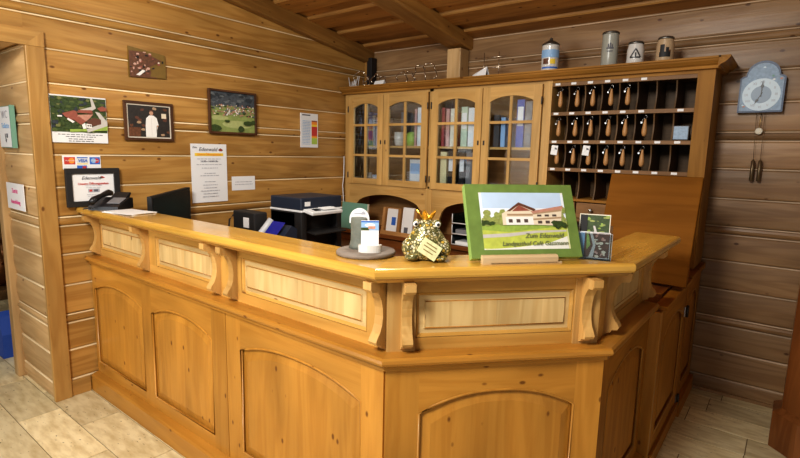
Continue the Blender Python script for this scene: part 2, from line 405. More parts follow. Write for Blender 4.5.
# ------------------------------------------------------------------ constants
XW, YB = -3.41, 3.82           # left wall face, back wall face
def cz(y): return 2.50+.14*(YB-y)   # sloping ceiling
PAIRS = [0.50, 1.10, 1.695, 2.29, 2.885]

def log_rows(zmin, zmax):
    """(z0, z1, kind) bands of a log wall"""
    rows = []; prev = 0.0; marks = []
    for p in PAIRS:
        marks += [(p-.39, 's'), (p-.20, 's'), (p, 'p')]
    marks.sort(); z = 0.0
    for m, k in marks:
        if k == 's': rows.append((z, m, 'b')); z = m
        else: rows.append((z, m-.027, 'b')); rows.append((m-.027, m+.027, 'r')); z = m+.027
    return [(max(a, zmin), min(b, zmax), k) for a, b, k in rows if b > zmin+.004 and a < zmax-.004]

def log_wall(mb, f, s0, s1, zmin, zmax, mat, pale, grain, back=.10, bulge=.004, clip=None):
    """f(s, z, d) -> point, d = out of the wall"""
    for a, b, k in log_rows(zmin, zmax):
        t = random.random()
        if k == 'b':
            h = b-a
            pr = [(a, -.006), (a+.004, -.001), (a+.012, .001), (a+h*.3, bulge*.8), (a+h*.5, bulge), (a+h*.7, bulge*.8), (b-.016, .001), (b-.009, -.003), (b-.009, -.006)]
            n = len(pr); P = [f(s0, z, d) for z, d in pr] + [f(s1, z, d) for z, d in pr]
            mb.faces(P, [(i, i+1, n+i+1, n+i) for i in range(n-1)], mat, grain, t)
            # pale tongue in the seam above
            P = [f(s0, b-.009, -.004), f(s0, b-.009, .0035), f(s0, b-.001, .002), f(s0, b-.001, -.006)]
            P = P + [f(s1, b-.009, -.004), f(s1, b-.009, .0035), f(s1, b-.001, .002), f(s1, b-.001, -.006)]
            mb.faces(P, [(i, i+1, 4+i+1, 4+i) for i in range(3)], pale, grain, t)
        else:
            h = b-a; pr = [(a, -.012), (a+.003, .001), (a+h*.25, .009), (a+h*.5, .0125), (a+h*.75, .009), (b-.011, .003), (b-.009, -.012)]
            n = len(pr); P = [f(s0, z, d) for z, d in pr] + [f(s1, z, d) for z, d in pr]
            mb.faces(P, [(i, i+1, n+i+1, n+i) for i in range(n-1)], mat, grain, t*.4)
            P = [f(s0, b-.009, .003), f(s0, b-.001, .001), f(s1, b-.001, .001), f(s1, b-.009, .003)]
            mb.faces(P, [(0, 1, 2, 3)], pale, grain, t)

# ------------------------------------------------------------------ the setting
# floor: stone planks
mb = MB()
mb.box(-6.2, 2.6, -2.6, 3.9, -.06, -.004, 'grout')
rows = [-2.63+.21*i for i in range(32)]
rr = random.Random(5)
y = .98-.21*17
while y < 3.9:
    x = -6.2+rr.uniform(0, .5)-.5
    if abs(y-.98) < .01: x = -2.986-.60*6
    while x < 2.6:
        L_ = rr.uniform(.42, .85)
        if abs(y-.98) < .01 and x < -2.9: L_ = .60
        a, b = max(x, -6.2), min(x+L_, 2.6)
        if b > a+.02: mb.box(a+.0025, b-.0025, y+.0025, min(y+.2075, 3.9), -.004, 0, 'floor', tone=rr.random())
        x += L_
    y += .21
struct(mb.build('floor', origin=(0, 0, 0)))

# left wall (with doorway Y .05 .. .99 up to 2.085)
mb = MB()
fL = lambda s, z, d: Vector((XW+d, s, z))
log_wall(mb, fL, .99, YB, 0, 3.1, 'wall', 'wallpale', 'Y')
log_wall(mb, fL, -1.2, .99, 2.09, 3.3, 'wall', 'wallpale', 'Y')
log_wall(mb, fL, -1.2, .05, 0, 2.09, 'wall', 'wallpale', 'Y')
# solid core
mb.box(-3.99, XW-.012, 1.005, YB, 0, 3.05, 'wall'); mb.box(-3.99, XW-.012, -1.2, 1.005, 2.10, 3.3, 'wall'); mb.box(-3.99, XW-.012, -1.2, .035, 0, 2.10, 'wall')
# doorway reveal: log ends running into the thickness of the wall
fJ = lambda s, z, d: Vector((s, .998-d, z))
log_wall(mb, fJ, -3.96, XW+.004, 0, 2.10, 'jamb', 'wallpale', 'X', bulge=.010)
struct(mb.build('wall_left', origin=(XW, 1, 0)))

mb = MB()
fB = lambda s, z, d: Vector((s, YB-d, z))
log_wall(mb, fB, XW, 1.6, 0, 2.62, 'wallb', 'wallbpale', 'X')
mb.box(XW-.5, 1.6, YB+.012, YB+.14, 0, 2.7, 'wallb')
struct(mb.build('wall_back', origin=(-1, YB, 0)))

# ceiling: proud and recessed boards across the room
mb = MB()
def slope(x, y, up): return Vector((x, y, cz(y)+up))
y = YB+.05; i = 0
while y > -1.6:
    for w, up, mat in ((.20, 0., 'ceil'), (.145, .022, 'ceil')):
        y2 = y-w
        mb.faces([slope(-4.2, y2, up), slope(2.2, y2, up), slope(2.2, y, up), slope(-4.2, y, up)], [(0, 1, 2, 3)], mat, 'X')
        if up == 0:  # rounded nosing of each proud board, caught light painted in as paler wood
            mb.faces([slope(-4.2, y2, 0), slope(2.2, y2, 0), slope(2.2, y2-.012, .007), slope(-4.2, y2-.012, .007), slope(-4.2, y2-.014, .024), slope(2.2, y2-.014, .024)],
                     [(0, 1, 2, 3), (3, 2, 5, 4)], 'ceillit', 'X')
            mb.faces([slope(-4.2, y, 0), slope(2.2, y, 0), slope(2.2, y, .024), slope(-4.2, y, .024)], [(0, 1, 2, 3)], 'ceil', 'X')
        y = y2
mb.faces([slope(-4.2, -1.8, .03), slope(2.2, -1.8, .03), slope(2.2, 4, .03), slope(-4.2, 4, .03), slope(-4.2, -1.8, .08), slope(2.2, -1.8, .08), slope(2.2, 4, .08), slope(-4.2, 4, .08)],
         [(0,1,2,3), (4,5,6,7), (0,1,5,4), (1,2,6,5), (2,3,7,6), (3,0,4,7)], 'ceil', 'X')
struct(mb.build('ceiling', origin=(0, 0, 2.5)))

def rafter(n, x0, x1, dep, y1):
    mb = MB(); P = []
    for y_ in (-1.2, y1):
        P += [(x0, y_, cz(y_)+.01), (x0, y_, cz(y_)-dep+.012), (x0+.012, y_, cz(y_)-dep), (x1-.012, y_, cz(y_)-dep), (x1, y_, cz(y_)-dep+.012), (x1, y_, cz(y_)+.01)]
    mb.faces(P, [(0, 1, 2, 3, 4, 5), (6, 7, 8, 9, 10, 11)] + [(i, i+1, 7+i, 6+i) for i in range(5)], 'beam', (0, 1, -.14))
    return struct(mb.build(n))
rafter('trim_1', XW+.004, -3.325, .115, YB-.004)
rafter('trim_2', -2.425, -2.235, .095, YB-.004)
# short post under the rafter, at the back wall
mb = MB(); mb.box(-2.395, -2.265, YB-.15, YB-.012, 2.126, 2.405, 'jamb', 'Z', bev=.006); struct(mb.build('trim_3'))
mb = MB(); mb.box(-2.232, -2.20, YB-.06, YB-.012, 2.126, 2.41, 'dark', 'Z'); mb.build('tmp') if False else mb.bm.free()
# black duct in the corner
mb = MB(); mb.box(-3.345, -3.285, YB-.09, YB-.016, 2.126, 2.43, 'wallbox', bev=.004); mb.box(-3.41+.02, -3.345, YB-.07, YB-.016, 2.126, 2.42, 'beam', 'Z')
struct(mb.build('trim_4'))
# door casing
mb = MB(); mb.box(XW, XW+.028, .985, 1.078, 0, 2.085, 'casing', 'Z', bev=.004)
mb.faces([(XW, .985, 2.085), (XW+.028, .985, 2.085), (XW, 1.078, 2.085), (XW+.028, 1.078, 2.085), (XW, 1.078, 2.172), (XW+.028, 1.078, 2.172)], [(0, 1, 3, 2), (0, 2, 4), (1, 3, 5), (0, 4, 5, 1), (2, 3, 5, 4)], 'casing', 'Z')
struct(mb.build('trim_5'))
mb = MB(); mb.faces([(XW, .985, 2.085), (XW+.028, .985, 2.085), (XW, 1.078, 2.172), (XW+.028, 1.078, 2.172), (XW, -.05, 2.172), (XW+.028, -.05, 2.172), (XW, .04, 2.085), (XW+.028, .04, 2.085)],
                    [(0, 2, 4, 6), (1, 3, 5, 7), (0, 1, 3, 2), (2, 3, 5, 4), (4, 5, 7, 6), (6, 7, 1, 0)], 'casing', 'Y')
struct(mb.build('trim_6'))
mb = MB(); mb.box(-4.035, -3.958, .955, 1.02, 0, 2.10, 'jamb', 'Z', bev=.006); struct(mb.build('trim_7'))
mb = MB(); mb.box(-3.99, XW-.012, .035, .955, 2.088, 2.102, 'jamb', 'X'); struct(mb.build('trim_8'))
mb = MB(); mb.box(XW-.005, XW+.016, 1.079, 1.19, 0, .10, 'casing', 'Y', bev=.003); struct(mb.build('baseboard_left'))
mb = MB(); mb.box(-.40, 1.6, YB-.016, YB, 0, .02, 'wallb', 'X'); struct(mb.build('baseboard_back'))
# hallway beyond the doorway
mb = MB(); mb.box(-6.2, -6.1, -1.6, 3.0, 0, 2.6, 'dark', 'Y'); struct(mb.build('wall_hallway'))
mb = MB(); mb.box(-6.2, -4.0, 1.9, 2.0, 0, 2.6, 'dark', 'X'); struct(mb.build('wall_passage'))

# pillar at the right edge
mb = MB()
def octo(r0, r1, z0, z1, mat):
    cx, cy = .225, 3.36
    P = [(cx+r*math.cos(PI/8+PI/4*k), cy+r*math.sin(PI/8+PI/4*k), z) for r, z in ((r0, z0), (r1, z1)) for k in range(8)]
    mb.faces(P, [tuple(range(8)), tuple(range(8, 16))] + [(k, (k+1) % 8, 8+(k+1) % 8, 8+k) for k in range(8)], mat, 'Z')
octo(.195, .195, 0, .20, 'pillar'); octo(.195, .155, .20, .225, 'pillar'); octo(.155, .15, .225, cz(3.36)+.01, 'pillar')
struct(mb.build('trim_9'))

# ------------------------------------------------------------------ the reception counter
A, B, Cc, D = Vector((XW+.015, 1.18)), Vector((-1.015, 1.18)), Vector((-.405, 1.88)), Vector((-.395, 2.69))
D2 = Vector((-.395, 2.555))
def nrm(p, q): t = (q-p).normalized(); return Vector((-t.y, t.x))
def offpt(path, i, v):
    if i == 0: return path[0]+nrm(path[0], path[1])*v
    if i == len(path)-1: return path[-1]+nrm(path[-2], path[-1])*v
    n1, n2 = nrm(path[i-1], path[i]), nrm(path[i], path[i+1]); m = (n1+n2).normalized()
    return path[i]+m*(v/m.dot(n1))
UP = [A, B, Cc, D]
Bl, Cl, Dl, D2 = Vector((-.988, 1.18)), Vector((-.415, 1.808)), Vector((-.408, 2.69)), Vector((-.409, 2.555))
PN, LO = [A, Bl, Cl, Dl], [A, Bl, Cl, D2]
def sweep(mb, path, prof, mat, segs=(0, 1, 2), tone=None):
    n = len(prof)
    for i in segs:
        P = []
        for j in (i, i+1):
            for v, z in prof:
                q = offpt(path, j, v); P.append((q.x, q.y, z))
        g = path[i+1]-path[i]
        mb.faces(P, [tuple(range(n)), tuple(range(n, 2*n))] + [(k, (k+1) % n, n+(k+1) % n, n+k) for k in range(n)], mat, (g.x, g.y, 0), tone)
def frame(p, q):
    t = (q-p).normalized(); n = Vector((-t.y, t.x))
    return lambda u, z, v: Vector((p.x+t.x*u+n.x*v, p.y+t.y*u+n.y*v, z)), Vector((t.x, t.y, 0))

ctr = thing('reception_counter', 'honey pine reception counter with arched panels, curved brackets and mitred corner', 'counter', (-1.8, 1.4, 0))
# worktop slab, three mitred boards of two staves each
mb = MB()
for v0, v1, t in ((0, .105, .55), (.105, .205, .8)):
    if v0 == 0: pr = [(.004, 1.147), (0, 1.155), (0, 1.170), (.004, 1.177), (.011, 1.18), (v1, 1.18), (v1, 1.147)]
    else: pr = [(v0, 1.147), (v0, 1.18), (v1-.004, 1.18), (v1, 1.176), (v1, 1.147)]
    for k in (0, 1, 2): sweep(mb, UP, pr, 'top', (k,), random.random())
mb.build('worktop', ctr)
mb = MB(); sweep(mb, UP, [(.018, 1.147), (.018, 1.139), (.030, 1.128), (.05, 1.128), (.05, 1.147)], 'rail'); mb.build('edge_moulding', ctr)
# upper panel
mb = MB(); sweep(mb, PN, [(.112, .87), (.112, 1.147), (.135, 1.147), (.135, .87)], 'rail', tone=.6)
mb.build('upper_backboard', ctr)
runs = [(A, Bl), (Bl, Cl), (Cl, Dl)]
insets = {0: [(.065, .605, .93, 1.04), (.77, 1.30, .93, 1.045), (1.535, 2.25, .93, 1.06)], 1: [(.148, .703, .93, 1.062)], 2: [(.20, .66, .93, 1.06)]}
for ri, (p, q) in enumerate(runs):
    f, g = frame(p, q); Ltot = (q-p).length
    mb = MB(); u = .0 if ri == 0 else .05
    end = Ltot-.05 if ri < 2 else Ltot
    sweep(mb, PN, [(.098, .87), (.098, .918), (.112, .918), (.112, .87)], 'rail', (ri,), tone=.45)
    sweep(mb, PN, [(.098, 1.078), (.098, 1.147), (.112, 1.147), (.112, 1.078)], 'rail', (ri,), tone=.45)
    for a, b, z0, z1 in insets[ri]:
        mb.strip([(u, .918), (a-.012, .918)], [(u, 1.078), (a-.012, 1.078)], f, .098, .112, 'rail', 'Z', .6)
        u = b+.012
    mb.strip([(u, .918), (end, .918)], [(u, 1.078), (end, 1.078)], f, .098, .112, 'rail', 'Z', .6)
    mb.build('upper_frame', ctr)
    for a, b, z0, z1 in insets[ri]:
        mb = MB(); z0, z1 = .920, 1.076; a -= .010; b += .010
        def loop(i): return [(a+i, z0+i), (b-i, z0+i), (b-i, z1-i), (a+i, z1-i)]
        P = [f(x, z, .099) for x, z in loop(0)]+[f(x, z, .103) for x, z in loop(.006)]+[f(x, z, .109) for x, z in loop(.010)]+[f(x, z, .108) for x, z in loop(.026)]+[f(x, z, .103) for x, z in loop(.030)]
        Q = []
        for r in range(4): Q += [(4*r+k, 4*r+(k+1) % 4, 4*r+4+(k+1) % 4, 4*r+4+k) for k in range(4)]
        mb.faces(P, Q[:8], 'rail', g, .5); mb.faces(P, Q[8:], 'inset', g, .6)
        n = max(3, int((b-a)/.09)); w = (b-a-.06)/n
        for k in range(n):
            x0 = a+.03+w*k
            mb.faces([f(x0, z0+.03, .103), f(x0+w, z0+.03, .103), f(x0+w, z1-.03, .103), f(x0, z1-.03, .103)], [(0, 1, 2, 3)], 'inset', (0, 0, 1), .4+.2*random.random())
        mb.tube([f(x, z, .104) for x, z in loop(.031)], .0022, 'counterd', 6, True)
        mb.build('inset_panel', ctr)
for a_, b_ in ((.034, .134), (.718, .815)):
    f, g = frame(Bl, Cl); mb = MB(); mb.strip([(a_, .874), (b_, .874)], [(a_, 1.128), (b_, 1.128)], f, .090, .098, 'corbel', 'Z'); mb.build('corner_pilaster', ctr)
# brackets
cprof = [(.015, 1.128), (.015, 1.103), (.022, 1.094), (.048, 1.090), (.056, 1.080), (.068, 1.06), (.076, 1.03), (.078, 1.0), (.074, .97), (.064, .945), (.050, .928), (.044, .915), (.050, .904), (.070, .900), (.074, .890), (.088, .884), (.098, .874), (.098, .872), (.098, 1.128)]
def corbel(ri, u, w=.036):
    f, g = frame(*runs[ri]); mb = MB()
    mb.prism(cprof, lambda v, z, d: f(u+d, z, v), -w/2, w/2, 'corbel', 'Z')
    mb.build('bracket', ctr)
for u in (.045, .665, 1.345, 1.475, 2.335): corbel(0, u)
for u in (.100, .757): corbel(1, u)
for u in (.15, .74): corbel(2, u)
# ledge moulding
mb = MB(); sweep(mb, LO, [(.045, .826), (.045, .838), (.034, .846), (.026, .850), (.023, .858), (.026, .868), (.034, .874), (.14, .874), (.14, .826)], 'counter', tone=.3)
mb.build('ledge_moulding', ctr)
# body
mb = MB(); sweep(mb, LO, [(.072, .0), (.072, .83), (.095, .83), (.095, .0)], 'counter', tone=.5); mb.build('body_backboard', ctr)
mb = MB(); sweep(mb, LO, [(.014, 0), (.014, .098), (.022, .108), (.040, .114), (.056, .118), (.072, .118), (.072, 0)], 'counter', tone=.35); mb.build('plinth', ctr)

def arch(u0, u1, zs, za, n=16, ins=0.):
    a, b = u0+ins, u1-ins
    return [(a+(b-a)*i/n, zs+.012-ins*.6+(za-zs-.012)*(1-abs(2*i/n-1)**2.3)-ins*.4) for i in range(n+1)]
def arch_panel(parent, f, g, u0, u1, zb, zs, za, vf, vb, mat, name='arched_panel', mould='counter'):
    """raised field with a bevel, in an arched opening"""
    mb = MB()
    def loop(i): return [(u0+i, zb+i)]+[(u1-i, zb+i)]+arch(u0, u1, zs, za, 16, i)[::-1]
    lp = [(loop(.003), vb-.002), (loop(.012), vb-.003), (loop(.045), vf+.003), (loop(.05), vf+.003)]
    P = []; n = len(lp[0][0])
    for l, v in lp: P += [f(x, z, v) for x, z in l]
    Q = []
    for r in range(3): Q += [(n*r+k, n*r+(k+1) % n, n*r+n+(k+1) % n, n*r+n+k) for k in range(n)]
    Q.append(tuple(range(3*n, 4*n)))
    mb.faces(P, Q, mat, 'Z', .55)
    o = mb.build(name, parent)
    mb = MB(); mb.tube([f(x, z, vf+.002) for x, z in loop(.002)], .0055, mould, 6, True); mb.build('panel_beading', o)
    return o
def arch_frame(parent, f, g, ua, ub, opens, z0, z1, vf, vb, mat, name='panel_frame'):
    mb = MB(); u = ua
    for (a, b, zb, zs, za) in opens:
        mb.strip([(u, z0), (a, z0)], [(u, z1), (a, z1)], f, vf, vb, mat, 'Z')
        mb.strip([(a, z0), (b, z0)], [(a, zb), (b, zb)], f, vf, vb, mat, g)
        ar = arch(a, b, zs, za); mb.strip(ar, [(x, z1) for x, _ in ar], f, vf, vb, mat, g)
        u = b
    mb.strip([(u, z0), (ub, z0)], [(u, z1), (ub, z1)], f, vf, vb, mat, 'Z')
    return mb.build(name, parent)
# left run
f, g = frame(A, Bl); L0 = (Bl-A).length; x0 = A.x
ops1 = [(-3.365-x0, -2.745-x0, .185, .655, .725), (-2.64-x0, -2.06-x0, .185, .655, .725)]
ops1[0] = (.03, -2.745-x0, .185, .655, .725)
ops2 = [(-1.835-x0, -1.12-x0, .185, .665, .738)]
tl = offpt(LO, 1, .058); 
arch_frame(ctr, f, g, 0, -1.945-x0, ops1, .10, .83, .057, .072, 'counter')
arch_frame(ctr, f, g, -1.941-x0, L0-.03, ops2, .10, .83, .057, .072, 'counter')
for o_ in ops1+ops2: arch_panel(ctr, f, g, *o_, .057, .072, 'counter')
# mitred corner run
f, g = frame(Bl, Cl); L1 = (Cl-Bl).length
ops = [(.145, .722, .185, .648, .732)]
arch_frame(ctr, f, g, .028, L1-.022, ops, .10, .83, .057, .072, 'counter'); arch_panel(ctr, f, g, *ops[0], .057, .072, 'counter')
# right run
f, g = frame(Cl, D2); L2 = (D2-Cl).length
ops = [(.10, L2-.10, .185, .66, .74)]
arch_frame(ctr, f, g, .022, L2, ops, .10, .83, .057, .072, 'gate'); arch_panel(ctr, f, g, *ops[0], .057, .072, 'gate')
mb = MB(); mb.box(-.50, -.416, 2.530, 2.5565, 0, .838, 'counter', 'Z', bev=.003); mb.build('end_post', ctr)
# inside of the counter: a shelf
mb = MB()
q1, q2, q3, q4 = (offpt(PN, i, .135) for i in range(4)); r1, r2, r3, r4 = (offpt(PN, i, .195) for i in range(4))
for a_, b_, c_, d_ in ((q1, q2, r2, r1), (q2, q3, r3, r2), (q3, q4, r4, r3)):
    P = [(p.x, p.y, z) for z in (.85, .874) for p in (a_, b_, c_, d_)]
    mb.faces(P, [(0, 1, 2, 3), (4, 5, 6, 7), (0, 1, 5, 4), (1, 2, 6, 5), (2, 3, 7, 6), (3, 0, 4, 7)], 'rail', 'X')
mb.build('inner_shelf', ctr)

# swinging gate and end cupboard by the back wall
def side_f(p): return lambda u, z, v: Vector((-.42-v, p+u, z))
gt = thing('counter_gate', 'narrow arched pine gate with dark iron hinges at the end of the counter', 'gate', (-.44, 2.93, 0))
f = side_f(2.558); gY = Vector((0, 1, 0))
arch_frame(gt, f, gY, 0, .722, [(.085, .632, .18, .66, .74)], .02, .84, .0, .018, 'gate'); arch_panel(gt, f, gY, .085, .632, .18, .66, .74, .0, .018, 'gate')
mb = MB(); mb.box(-.455, -.438, 2.57, 3.28, .02, .84, 'gate', 'Z'); mb.build('back_board', gt)
mb = MB(); mb.box(-.422, -.404, 2.57, 3.28, .02, .10, 'gate', 'Y', bev=.003); mb.build('kick_board', gt)
mb = MB(); mb.box(-.455, -.400, 2.565, 3.285, .84, .862, 'gate', 'Y', bev=.003); mb.build('top_rail', gt)
for z in (.115, .665):
    mb = MB(); mb.lathe([(.007, -.035), (.007, .035)], (-.408, 3.283, z), 'iron', 10); mb.box(-.42, -.414, 3.255, 3.283, z-.03, z+.03, 'steel', bev=.001); mb.build('hinge', gt)
ec = thing('end_cupboard', 'low pine cupboard against the back wall at the end of the counter', 'cupboard', (-.65, 3.55, 0))
f = side_f(3.29)
arch_frame(ec, f, gY, 0, .50, [(.07, .43, .18, .66, .74)], .0, .84, 0, .018, 'gate'); arch_panel(ec, f, gY, .07, .43, .18, .66, .74, 0, .018, 'gate')
mb = MB(); mb.box(-.87, -.438, 3.29, 3.79, .0, .84, 'gate', 'Z'); mb.build('carcass', ec)
mb = MB(); mb.box(-.422, -.395, 3.29, 3.79, 0, .10, 'gate', 'Y', bev=.004); mb.build('plinth', ec)
mb = MB(); mb.box(-.87, -.400, 3.287, 3.80, .84, .875, 'gate', 'Y', bev=.004); mb.box(-.87, -.46, 2.74, 3.287, .845, .875, 'reddesk', 'Y', bev=.003); mb.build('top_board', ec)
# raised flap leaning back
tilt = math.atan2(.20, .55)
mxf = Matrix.Translation((-.615, 2.90, .889)) @ Matrix.Rotation(-tilt, 4, 'X')
mb = MB(); mb.box(-.235, .235, 0, .036, 0, .60, 'flap', 'X', mx=mxf, bev=.005, tone=.5)
fl = mb.build('counter_flap', origin=(-.615, 2.92, .877)); tag(fl, 'raised brown wooden counter flap leaning back below the key rack', 'counter flap')

# ------------------------------------------------------------------ wall cabinet with glazed doors
YC = 3.49
wc = thing('wall_cabinet', 'pine wall cabinet with four arched glazed doors under a long cornice', 'cabinet', (-2.4, 3.6, .83))
mb = MB()
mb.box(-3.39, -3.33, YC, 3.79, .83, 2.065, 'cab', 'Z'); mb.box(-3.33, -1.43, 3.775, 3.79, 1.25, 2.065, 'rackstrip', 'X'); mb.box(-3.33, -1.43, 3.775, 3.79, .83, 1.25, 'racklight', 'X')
mb.box(-2.43, -2.396, YC, 3.775, 1.25, 2.065, 'cab', 'Z'); mb.box(-1.458, -1.43, YC, 3.79, .83, 2.065, 'cab', 'Z')
mb.box(-3.33, -1.458, YC, 3.775, 1.24, 1.268, 'cab', 'X'); mb.box(-3.33, -1.458, YC, 3.775, 2.045, 2.065, 'cab', 'X')
mb.build('carcass', wc)
mb = MB(); mb.box(-3.33, -2.43, YC+.008, 3.775, 1.585, 1.603, 'cab', 'X'); mb.box(-2.396, -1.458, YC+.008, 3.775, 1.585, 1.603, 'cab', 'X'); mb.build('shelf', wc)
# cornice
mb = MB()
cp = [(3.50, 2.065), (3.455, 2.065), (3.452, 2.080), (3.436, 2.088), (3.420, 2.104), (3.418, 2.112), (3.410, 2.116), (3.410, 2.126), (3.80, 2.126), (3.80, 2.065)]
mb.prism(cp, lambda yy, z, d: Vector((d, yy, z)), -3.40, -.40, 'cornice', 'X')
ep = [(-.41, 2.065), (-.395, 2.080), (-.378, 2.088), (-.362, 2.104), (-.352, 2.116), (-.352, 2.126), (-.41, 2.126)]
mb.prism(ep, lambda xx, z, d: Vector((xx, d, z)), 3.41, 3.80, 'cornice', 'Y')
mb.build('cornice', wc)
# arched aprons
def apron(xa, xb, l, r, zs, za):
    mb = MB(); ar = [(l+(r-l)*i/20, zs+(za-zs)*(math.sin(PI*i/20)**.5)) for i in range(21)]
    lo = [(xa, zs-.16), (l-.035, zs-.10)]+ar+[(r+.035, zs-.10), (xb, zs-.16)]
    mb.strip(lo, [(x, 1.24) for x, _ in lo], lambda a, b, d: Vector((a, d, b)), YC, YC+.022, 'cab', 'X', .35); mb.build('arched_apron', wc)
apron(-3.33, -2.413, -3.24, -2.50, 1.06, 1.165); apron(-2.413, -1.458, -2.28, -1.60, 1.06, 1.165)
mb = MB(); mb.box(-2.445, -2.381, YC-.008, YC+.03, .83, 1.25, 'cab', 'Z', bev=.003); mb.build('divider_post', wc)
def glazed_door(x0, x1, hinge_left, label):
    s = .062; a, b = x0+s, x1-s; z0, z1, zb, zs, za = 1.252, 2.042, 1.305, 1.925, 1.975
    f = lambda u, z, d: Vector((u, d, z)); yf, yb = YC-.022, YC-.002
    mb = MB(); mb.strip([(x0, z0), (a, z0)], [(x0, z1), (a, z1)], f, yf, yb, 'cab', 'Z'); mb.strip([(b, z0), (x1, z0)], [(b, z1), (x1, z1)], f, yf, yb, 'cab', 'Z')
    mb.strip([(a, z0), (b, z0)], [(a, zb), (b, zb)], f, yf, yb, 'cab', 'X')
    ar = arch(a, b, zs, za); mb.strip(ar, [(x, z1) for x, _ in ar], f, yf, yb, 'cab', 'X')
    d = mb.build('door', wc)
    mb = MB(); c = (a+b)/2; mb.box(c-.011, c+.011, yf+.002, yb, zb, za-.002, 'cab', 'Z')
    for z in (1.515, 1.785): mb.box(a, b, yf+.003, yb-.001, z-.010, z+.010, 'cab', 'X')
    mb.build('glazing_bars', d)
    mb = MB(); ar = arch(a-.004, b+.004, zs+.004, za+.004); mb.strip([(x, zb-.004) for x, _ in ar], ar, f, yf+.011, yf+.014, 'glass'); mb.build('glass_pane', d)
    hx = x0-.002 if hinge_left else x1+.002
    for z in (1.33, 1.93):
        mb = MB(); mb.lathe([(.0035, -.028), (.006, -.022), (.006, .022), (.0035, .028)], (hx, yf-.002, z), 'iron', 8); mb.build('hinge', d)
    kx = x1-.022 if hinge_left else x0+.022
    mb = MB(); mb.box(kx-.007, kx+.007, yf-.002, yf+.001, 1.615, 1.65, 'iron', bev=.0008); mb.build('keyhole_plate', d)
glazed_door(-3.330, -2.914, True, ''); glazed_door(-2.908, -2.436, False, ''); glazed_door(-2.396, -1.932, True, ''); glazed_door(-1.926, -1.460, False, '')

# books, binders and boxes behind the glass
def block(name, x0, x1, y0, z0, h, mat, label, cat, d=.2, page=None, spine=None, group='books and binders in the glazed wall cabinet'):
    t = thing(name, label, cat, ((x0+x1)/2, y0+d/2, z0), group)
    mb = MB(); mb.box(x0, x1, y0, y0+.004, z0, z0+h, mat, bev=.001); mb.box(x0, x0+.003, y0, y0+d, z0, z0+h, mat); mb.box(x1-.003, x1, y0, y0+d, z0, z0+h, mat); mb.build('cover', t)
    mb = MB(); mb.box(x0+.003, x1-.003, y0+.005, y0+d-.005, z0+.003, z0+h-.004, page or 'white'); mb.build('pages', t)
    if spine:
        mb = MB(); mb.box(x0+.008, x1-.008, y0-.001, y0, z0+h*.45, z0+h*.85, spine); mb.build('spine_label', t)
    return t
z1_, z2_ = 1.269, 1.604; yb_ = 3.515
B_ = block
B_('book', -3.25, -3.21, yb_, z2_, .31, 'lblue', 'light blue book behind the leftmost glass door, upper shelf', 'book')
B_('book', -3.205, -3.165, yb_, z2_, .29, 'white', 'white book standing right of the light blue one, leftmost glass door', 'book')
B_('book', -3.16, -3.13, yb_, z2_, .30, 'blue', 'dark blue book left of the centre bar, leftmost glass door', 'book', spine='white')
B_('book', -3.08, -3.04, yb_, z2_, .27, 'bindergrey', 'grey book right of the centre bar, leftmost glass door', 'book')
B_('book', -3.03, -3.00, yb_, z2_, .25, 'binderpink', 'pink book at the right in the leftmost glass door', 'book')
def cup(name, x, z, r, h, mat, label, cat='cup'):
    mb = MB(); mb.lathe([(r*.7, 0), (r*.9, h*.1), (r, h*.5), (r, h), (r*.93, h), (r*.9, h*.2), (.001, h*.12)], (x, 3.57, z), mat, 20)
    mb.tube([(x+r*.95, 3.57, z+h*.25), (x+r*1.5, 3.57, z+h*.35), (x+r*1.5, 3.57, z+h*.7), (x+r*.95, 3.57, z+h*.8)], .005, mat, 6)
    return tag(mb.build(name), label, cat, 'crockery in the glazed wall cabinet')
cup('cup', -3.17, z1_, .038, .085, 'ceramic', 'white cup in the bottom of the leftmost glass door'); 
mb = MB(); mb.box(-3.11, -3.01, 3.56, 3.66, z1_, z1_+.065, 'white', bev=.004); mb.box(-3.112, -3.008, 3.558, 3.662, z1_+.045, z1_+.068, 'lblue', bev=.003)
tag(mb.build('box'), 'small white and blue box beside the cup, leftmost glass door', 'box')
cup('mug', -2.80, z2_, .05, .12, 'ceramic', 'white mug behind the second glass door, left of the centre bar', 'mug')
B_('book', -2.86, -2.81, 3.66, z2_, .30, 'bindergrey', 'grey folder behind the mug in the second glass door', 'book', d=.1)
B_('book', -2.60, -2.575, yb_, z2_, .31, 'binderpink', 'pink book right of the centre bar, second glass door', 'book')
B_('book', -2.57, -2.525, yb_, z2_, .32, 'white', 'tall white book at the right edge, second glass door', 'book')
mb = MB(); mb.lathe([(.045, 0), (.052, .05), (.045, .10), (.02, .12)], (-2.655, 3.545, z2_), 'limegreen', 18); tag(mb.build('jar'), 'lime green jar behind the second glass door', 'jar')
mb = MB(); mb.box(-2.86, -2.70, 3.55, 3.72, z1_, z1_+.03, 'white', bev=.002); tag(mb.build('paper_stack'), 'stack of white paper at the bottom of the second glass door', 'paper')
B_('book', -2.64, -2.52, yb_, z1_, .22, 'lgrey', 'pale box file at the bottom right of the second glass door', 'box file', spine='lblue')
for i, (m_, w_, h_, l_) in enumerate([('binderred', .03, .31, 'dark red book first from the left, third glass door'), ('binderpink', .035, .30, 'pink book second from the left, third glass door'), ('cream', .04, .30, 'cream book third from the left, third glass door'), ('binderred', .025, .27, 'slim red book just left of the centre bar, third glass door')]):
    B_('book', -2.325+.042*i, -2.325+.042*i+w_, yb_, z2_, h_, m_, l_, 'book')
B_('binder', -2.14, -2.08, yb_, z2_, .31, 'bindergreen', 'pale green binder behind the third glass door', 'binder', spine='white'); B_('binder', -2.075, -2.015, yb_, z2_, .30, 'white', 'white binder right of the pale green one, third glass door', 'binder')
